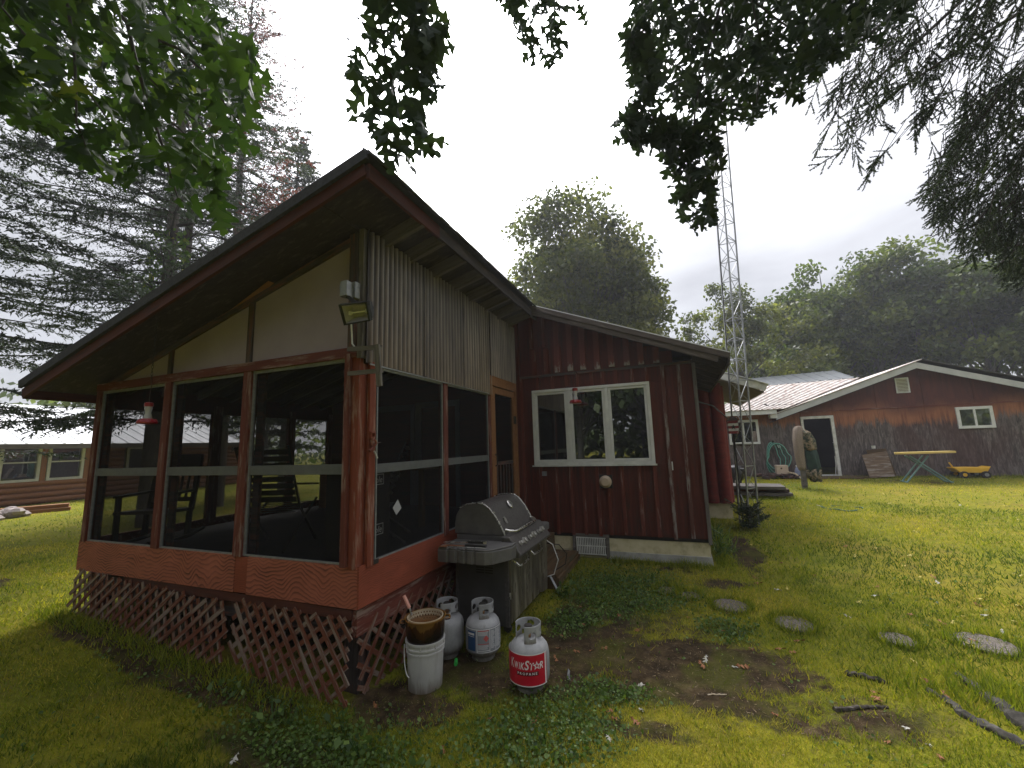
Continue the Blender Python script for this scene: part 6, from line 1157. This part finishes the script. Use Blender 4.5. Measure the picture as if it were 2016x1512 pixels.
SH=[([(1600,-200),(2200,-200),(2200,200),(1990,150),(1900,120),(1850,160),(1790,170),(1755,250),(1735,345),(1660,345),(1625,310),(1600,260),(1590,200),(1610,120)],430,3.6,5.0),
 ([(1815,385),(1840,320),(1860,250),(1900,180),(2000,150),(2200,150),(2200,640),(2016,560),(1960,545),(1905,500),(1850,440)],640,3.8,5.4),
 ([(1785,210),(1835,150),(1860,220),(1800,280)],16,4.2,4.6)]
bm=MB(); AX=[]
rg=np.random.default_rng(21)
for px0 in ([(2400,-350),(2016,20),(1900,90),(1780,170),(1660,260)],[(2400,-250),(2016,150),(1930,230),(1870,320),(1830,400)],[(2400,-380),(1900,-60),(1760,30),(1640,120)],[(2500,100),(2150,260),(2016,330),(1920,440)],[(2500,200),(2150,400),(2016,470),(1960,530)],[(2400,-380),(1980,-80),(1830,60),(1700,180)]):
    pts=[P(a,b_,4.6-.12*i) for i,(a,b_) in enumerate(px0)]; pts=[np.array([SPX,SPY,min(9,max(3.2,pts[0][2]))])]+pts; bm.tube(pts,[.05,.03,.022,.016,.011,.006][:len(pts)],6,False)
for poly,n,d0,d1 in SH:
    P0=np.array(poly,float); lo,hi=P0.min(0),P0.max(0); pts=np.zeros((0,2))
    while len(pts)<n:
        q=lo+(hi-lo)*rg.random((n*2,2)); pts=np.r_[pts,q[inpoly(q[:,0],q[:,1],poly)]]
    for a,b_ in pts[:n]: AX.append(P(a,b_,d0+(d1-d0)*rg.random()))
tri=[];rn=[]
for p in AX:
    L=.28+.22*rg.random(); d=unit(np.array([-.35,.25,-.8])+rg.normal(size=3)*.3); p0=p-d*L*.6; shoots=[(p0+d*L*.35,d,L*.65)]
    sd=unit(np.cross(d,rg.normal(size=3)))
    for k in range(6):
        f=.10+.13*k; s=1 if k%2 else -1; shoots.append((p0+d*L*f,unit(d*.85+sd*s*.7+rg.normal(size=3)*.12),L*(.46-.04*k)))
    bm.tube([p0-d*.18+np.array([.03,-.02,.06]),p0,p0+d*L*.8],[.004,.0035,.0015],3,False)
    r=np.clip(.4+.25*rg.normal(),0,1)
    for q,dd,l in shoots:
        m=int(l/.0017); u=rg.random(m)*.95+.05; b0=q+dd*(l*u)[:,None]; e=unit(dd*1.0+rg.normal(size=(m,3))*.7); w=unit(np.cross(e,rg.normal(size=(m,3))))*.0042; tri.append(np.stack([b0-w,b0+w,b0+e*(.019*(.8+.4*rg.random(m)))[:,None]],1).reshape(-1,3)); rn.append(np.full(m*3,r))
        bm.tube([q,q+dd*l],[.0035,.002],3,False)
V=np.concatenate(tri); np_mesh('crown',V,np.arange(len(V)).reshape(-1,3),NEED,spr,np.concatenate(rn)); bm.build('branches',TWIG,spr,kind='stuff')
# ---- lawn blades, clover, plants
def blades(name,pts,h,w,rg,mat,rn,lean=.5,kind='stuff'):
    n=len(pts); z=gsurf(pts[:,0],pts[:,1]); b=np.stack([pts[:,0],pts[:,1],z-.004],1); a=rg.random(n)*6.283; s=np.stack([np.cos(a),np.sin(a),np.zeros(n)],1)*(w*(.7+.6*rg.random(n)))[:,None]; hh=h*(.5+.8*rg.random(n)); ln=rg.normal(size=(n,2))*lean*hh[:,None]
    tip=b+np.stack([ln[:,0],ln[:,1],hh],1); V=np.stack([b-s,b+s,tip],1).reshape(-1,3); return np_mesh(name,V,np.arange(len(V)).reshape(-1,3),mat,None,np.repeat(rn,3),kind)
def sample(n,d0,d1,a0,a1,rg):
    d=np.sqrt(d0*d0+(d1*d1-d0*d0)*rg.random(n)); a=R(a0)+(R(a1)-R(a0))*rg.random(n); p=np.stack([d*np.sin(a),d*np.cos(a)],1); return p[~inhouse(p[:,0],p[:,1])]
rg=np.random.default_rng(5)
def grassband(n,d0,d1,h,w,a0=-78,a1=48):
    p=sample(n,d0,d1,a0,a1,rg); x,y=p[:,0],p[:,1]; di=dirt(x,y); cl=cloverm(x,y); keep=rg.random(len(p))<np.clip(1-.98*np.clip(di*1.6-.25*fbm(x,y,14.0),0,1)-.5*cl,0.02,1)*(.55+.45*(fbm(x,y,3.1)>.42)); p=p[keep]; x,y=p[:,0],p[:,1]
    tone=np.clip(.30+1.0*(fbm(x,y,.42)-.5)*1.3+.8*(fbm(x+3,y+8,1.6)-.5)+.10*np.clip(np.hypot(x,y)/14,0,1)*2+.24*rg.normal(size=len(p)),0,1)
    shade=np.clip((-x-1.8)/1.0,0,1)*np.clip((3.2-y)/1,0,1); hh=h*(.75+.5*fbm(x,y,2.3)+.7*shade*(d1<5)); return blades('lawn_grass',p,hh,w,rg,GRASS,tone)
grassband(132000,1.3,3.6,.034,.0026); grassband(132000,3.6,6.5,.040,.0038); grassband(110000,6.5,12,.052,.006); grassband(70000,12,26,.05,.010); grassband(26000,26,60,.07,.03)
ep=[]
for px,py,rr in ((1312,1157,.12),(1358,1168,.11),(1437,1188,.165),(1562,1223,.16),(1765,1253,.13),(1936,1258,.19)):
    q=onZ(px,py,.11); q=onZ(px,py,gz(q[0],q[1])+.03); a=rg.random(420)*6.283; r=rr*(1.0+.35*rg.random(420)-.10*(rg.random(420)<.3)); ep.append(np.stack([q[0]+r*np.cos(a),q[1]+r*np.sin(a)],1))
def edge(x0,y0,x1,y1,n,sp): f=rg.random(n); return np.stack([x0+(x1-x0)*f+rg.normal(size=n)*sp,y0+(y1-y0)*f+rg.normal(size=n)*sp],1)
ep+=[edge(-1.0,6.15,.35,6.17,1500,.06),edge(.40,6.2,.40,9.3,2600,.09),edge(-6.4,2.5,-2.5,2.5,2200,.07),edge(-6.5,2.6,-6.5,6.0,900,.08),edge(3.6,16.75,11.4,16.95,2600,.10),edge(1.0,11.85,2.5,11.8,700,.08),edge(-1.40,5.0,-1.40,6.2,500,.06),edge(2.9,13.55,3.3,13.6,250,.1),edge(1.2,3.9,1.9,3.8,700,.12),edge(1.75,4.2,1.95,3.5,800,.10)]
ep=np.concatenate(ep); ep=ep[~inhouse(ep[:,0],ep[:,1])|(ep[:,1]>16.5)]; blades('edge_grass',ep,np.full(len(ep),.085)*(.6+.8*fbm(ep[:,0],ep[:,1],3.0)),.0045,rg,GRASS,np.clip(.38+.2*rg.normal(size=len(ep)),0,1),.4)
def leaflets(name,mat,n,area,d0,L,hh,rg,rect=None):
    p=sample(n,*d0,-78,36,rg) if rect is None else (lambda q:q[~inhouse(q[:,0],q[:,1])])(np.array(rect[:2])+(np.array(rect[2:])-np.array(rect[:2]))*rg.random((n,2))); m=area(p[:,0],p[:,1]); p=p[rg.random(len(p))<m]; k=len(p); z=gsurf(p[:,0],p[:,1])+hh*rg.random(k); pos=np.stack([p[:,0],p[:,1],z],1); tt,ss,nl=frames(k,(0,0,.25),rg,.45); return leaves_mesh(name,pos,tt,ss,nl,L*(.6+.8*rg.random(k)),mat,None,np.clip(.45+.25*rg.normal(size=k),0,1),'stuff',(np.array([(0,0,0),(.3,.38,.04),(.8,.34,0),(1,0,-.06),(.8,-.34,0),(.3,-.38,.04)]),np.array([(0,1,2,3),(0,3,4,5)])))
leaflets('clover_cover',CLOV,90000,lambda x,y:np.clip(cloverm(x,y)*.9+.035*(fbm(x+2,y,1.4)>.5),0,1),(1.3,7.5),.022,.05,rg)
leaflets('clover_cover',CLOV,60000,lambda x,y:np.clip(cloverm(x,y)*1.1-.25*(fbm(x,y,9.0)<.42),0,1),None,.021,.045,rg,(-2.7,1.5,1.4,7.2))
leaflets('ground_ivy',CLOV,42000,lambda x,y:np.clip((blob(x,y,-2.5,2.35,1.1,.33)+blob(x,y,-1.45,2.5,.7,.35)+blob(x,y,-4.2,2.3,1.8,.18)*.6)*1.3-.6*fbm(x,y,3.3),0,1)*.5,(1.6,5.5),.022,.05,rg)
# leafy weeds by the lattice and house corner
for k,(x,y,h) in enumerate(((-1.95,2.25,.16),(-2.2,2.38,.20),(-2.75,2.3,.15),(-1.5,2.15,.14),(-3.3,2.4,.12),(.42,6.55,.30),(.5,6.9,.26),(.45,7.3,.22),(-1.2,5.0,.14),(-1.35,4.85,.16))):
    z=float(gsurf([x],[y])[0]); rg2=np.random.default_rng(400+k); n=26 if k<5 or k>7 else 46; q=np.stack([x+rg2.normal(size=n)*.055,y+rg2.normal(size=n)*.055,z+h*rg2.random(n)],1); tt,ss,nl=frames(n,(0,0,.1 if k<5 or k>7 else .9),rg2,.6)
    t=thing('weed_plant',('leafy green weed growing at the foot of the porch lattice','tall pale grass weed at the house corner','leafy weed between the grill and the steps')[0 if k<5 else 1 if k<8 else 2],'weed',(x,y,z),('weeds along the lattice','weeds at the house corner','weeds by the steps')[0 if k<5 else 1 if k<8 else 2])
    t['label']=('leafy weed at the lattice foot, second plant left of the white bucket','broad leafy weed directly under the front lattice corner','small leafy weed left of the front lattice corner','low leafy weed nearest the viewer, left of the red label tank','smallest leafy weed under the middle of the front lattice','tall pale grass weed right at the foundation corner of the red house','pale grass weed behind the one at the foundation corner','pale grass weed nearest the lattice mast along the house side','leafy weed between the grill and the wooden steps','leafy weed beside the hose of the grill')[k]
    leaves_mesh('leaves',q,tt,ss,nl,(.055 if k<5 or k>7 else .16)*(.7+.6*rg2.random(n)),CLOV,t,rg2.random(n),'stuff',KITE if k<5 or k>7 else (np.array([(0,0,0),(.4,.05,0),(1,0,-.2),(.4,-.05,0)]),np.array([(0,1,2,3)]))); st_=MB()
    for i in range(6): st_.tube([(x,y,z-.01),tuple(q[i])],.003,4,False)
    st_.build('stems',IVY,t,kind='stuff')
# fallen leaves
DRYO=plain('dry_orange_leaf',[(.17,.06,.022),(.30,.13,.05)],20,.7); DRYW=plain('pale_leaf_underside',[(.33,.32,.28),(.45,.44,.39)],20,.7); DRYY=plain('yellow_fallen_leaf',[(.40,.33,.08),(.50,.42,.12)],20,.7)
FL={}
for nm,m in (('o',DRYO),('w',DRYW),('y',DRYY)): o=np_mesh('fallen_leaf',OV*np.array([1,1,1.6]),OF,m); FL[nm]=o.data; bpy.data.objects.remove(o)
LBL={'o':'dry orange oak leaf lying on the grass','w':'pale upturned oak leaf lying on the grass','y':'small yellow leaf lying on the lawn'}; GRP={'o':'orange fallen leaves','w':'pale fallen leaves','y':'yellow fallen leaves'}
fxy=[(1213,1204,'o'),(1150,1235,'o'),(1262,1240,'o'),(1183,1278,'o'),(1352,1217,'o'),(1437,1208,'o'),(1420,1243,'o'),(1481,1280,'o'),(1548,1275,'o'),(1586,1260,'o'),(1553,1282,'o'),(1447,1308,'o'),(1843,1343,'o'),(1852,1360,'o'),(1735,1370,'o'),(1738,1388,'o'),(1517,1402,'o'),(1850,1495,'o'),(1760,1465,'o'),(1202,1413,'o'),(1240,1412,'o'),(1265,1402,'w'),(1190,1402,'o'),(1195,1440,'w'),(1275,1345,'w'),(1800,1445,'w'),(1830,1470,'w'),(1732,1150,'o'),(1915,1183,'o'),(1845,1217,'o'),(1803,1210,'o'),(1788,1295,'y'),(1840,1140,'w'),(1660,1208,'w'),(1463,1207,'y'),(1440,1310,'w'),(1105,1278,'o'),(1128,1283,'o'),(912,1490,'o'),(975,1410,'o'),(870,1465,'o'),(1140,1195,'o'),(1160,1282,'o'),(1610,1220,'o'),(1480,1130,'o'),(1502,1145,'o'),(1090,1290,'o'),(470,1480,'w'),(1895,1262,'y'),(1540,1160,'w'),(735,1380,'o'),(1060,1405,'o'),(1375,1300,'o'),(1390,1290,'w'),(1100,1250,'o'),(1905,1255,'o')]
for px,py,k in fxy:
    q=onZ(px,py,.08); q=onZ(px,py,gz(q[0],q[1])+.02); x,y=q[0],q[1]; z=float(gsurf([x],[y])[0])+.022; a=random.uniform(0,6.28); L=random.uniform(.06,.10)*(.8 if k=='y' else 1)
    t=bpy.data.objects.new('fallen_leaf',FL[k]); setp(t,label=LBL[k],category='leaf',group=GRP[k]); place(t,None,Matrix.Translation((x,y,z))@Matrix.Rotation(a,4,'Z')@Matrix.Rotation(random.uniform(-.35,.35),4,'X')@Matrix.Rotation(random.uniform(-.2,.2),4,'Y')@Matrix.Scale(L,4))
for i in range(60):
    d=random.uniform(5.5,14); a=R(random.uniform(5,31)); x,y=d*math.sin(a),d*math.cos(a)
    if y>15.5 or x<.8: continue
    k=random.choice('yyywo'); t=bpy.data.objects.new('fallen_leaf',FL[k]); setp(t,label=LBL[k],category='leaf',group=GRP[k]); place(t,None,Matrix.Translation((x,y,float(gsurf([x],[y])[0])+.03))@Matrix.Rotation(random.uniform(0,6.28),4,'Z')@Matrix.Rotation(random.uniform(-.4,.4),4,'X')@Matrix.Scale(random.uniform(.05,.09),4))
# bits of debris on bare soil
rg=np.random.default_rng(77); p=sample(80000,1.5,6,-60,36,rg); p=p[rg.random(len(p))<dirt(p[:,0],p[:,1])*.5]; n=len(p); V=[]
z=gsurf(p[:,0],p[:,1])+.004; a=rg.random(n)*6.283; L=.006+.03*rg.random(n)**4; u=np.stack([np.cos(a),np.sin(a),rg.normal(size=n)*.25],1); b=np.stack([p[:,0],p[:,1],z],1); w=np.stack([-np.sin(a),np.cos(a),rg.normal(size=n)*.4],1)*.0022
V=np.stack([b-w,b+w,b+u*L[:,None]],1).reshape(-1,3); np_mesh('soil_litter',V,np.arange(len(V)).reshape(-1,3),leafy('litter',[(0,(.03,.02,.012)),(.7,(.11,.07,.035)),(1,(.34,.26,.15))],0.05),None,np.repeat(rg.random(n),3),'stuff')

# ---- damp hazy air
hm=bpy.data.materials.new('damp_air'); hm.use_nodes=True; nt=hm.node_tree; nt.nodes.remove(nt.nodes['Principled BSDF']); pv=nn(nt,'ShaderNodeVolumePrincipled',{'Color':(.9,.92,1,1),'Density':.0015,'Anisotropy':.3}); nt.links.new(pv.outputs[0],nt.nodes['Material Output'].inputs['Volume'])
MB().bx((-430,-430,-1.2),(430,440,21)).build('haze',hm,None,kind='stuff')
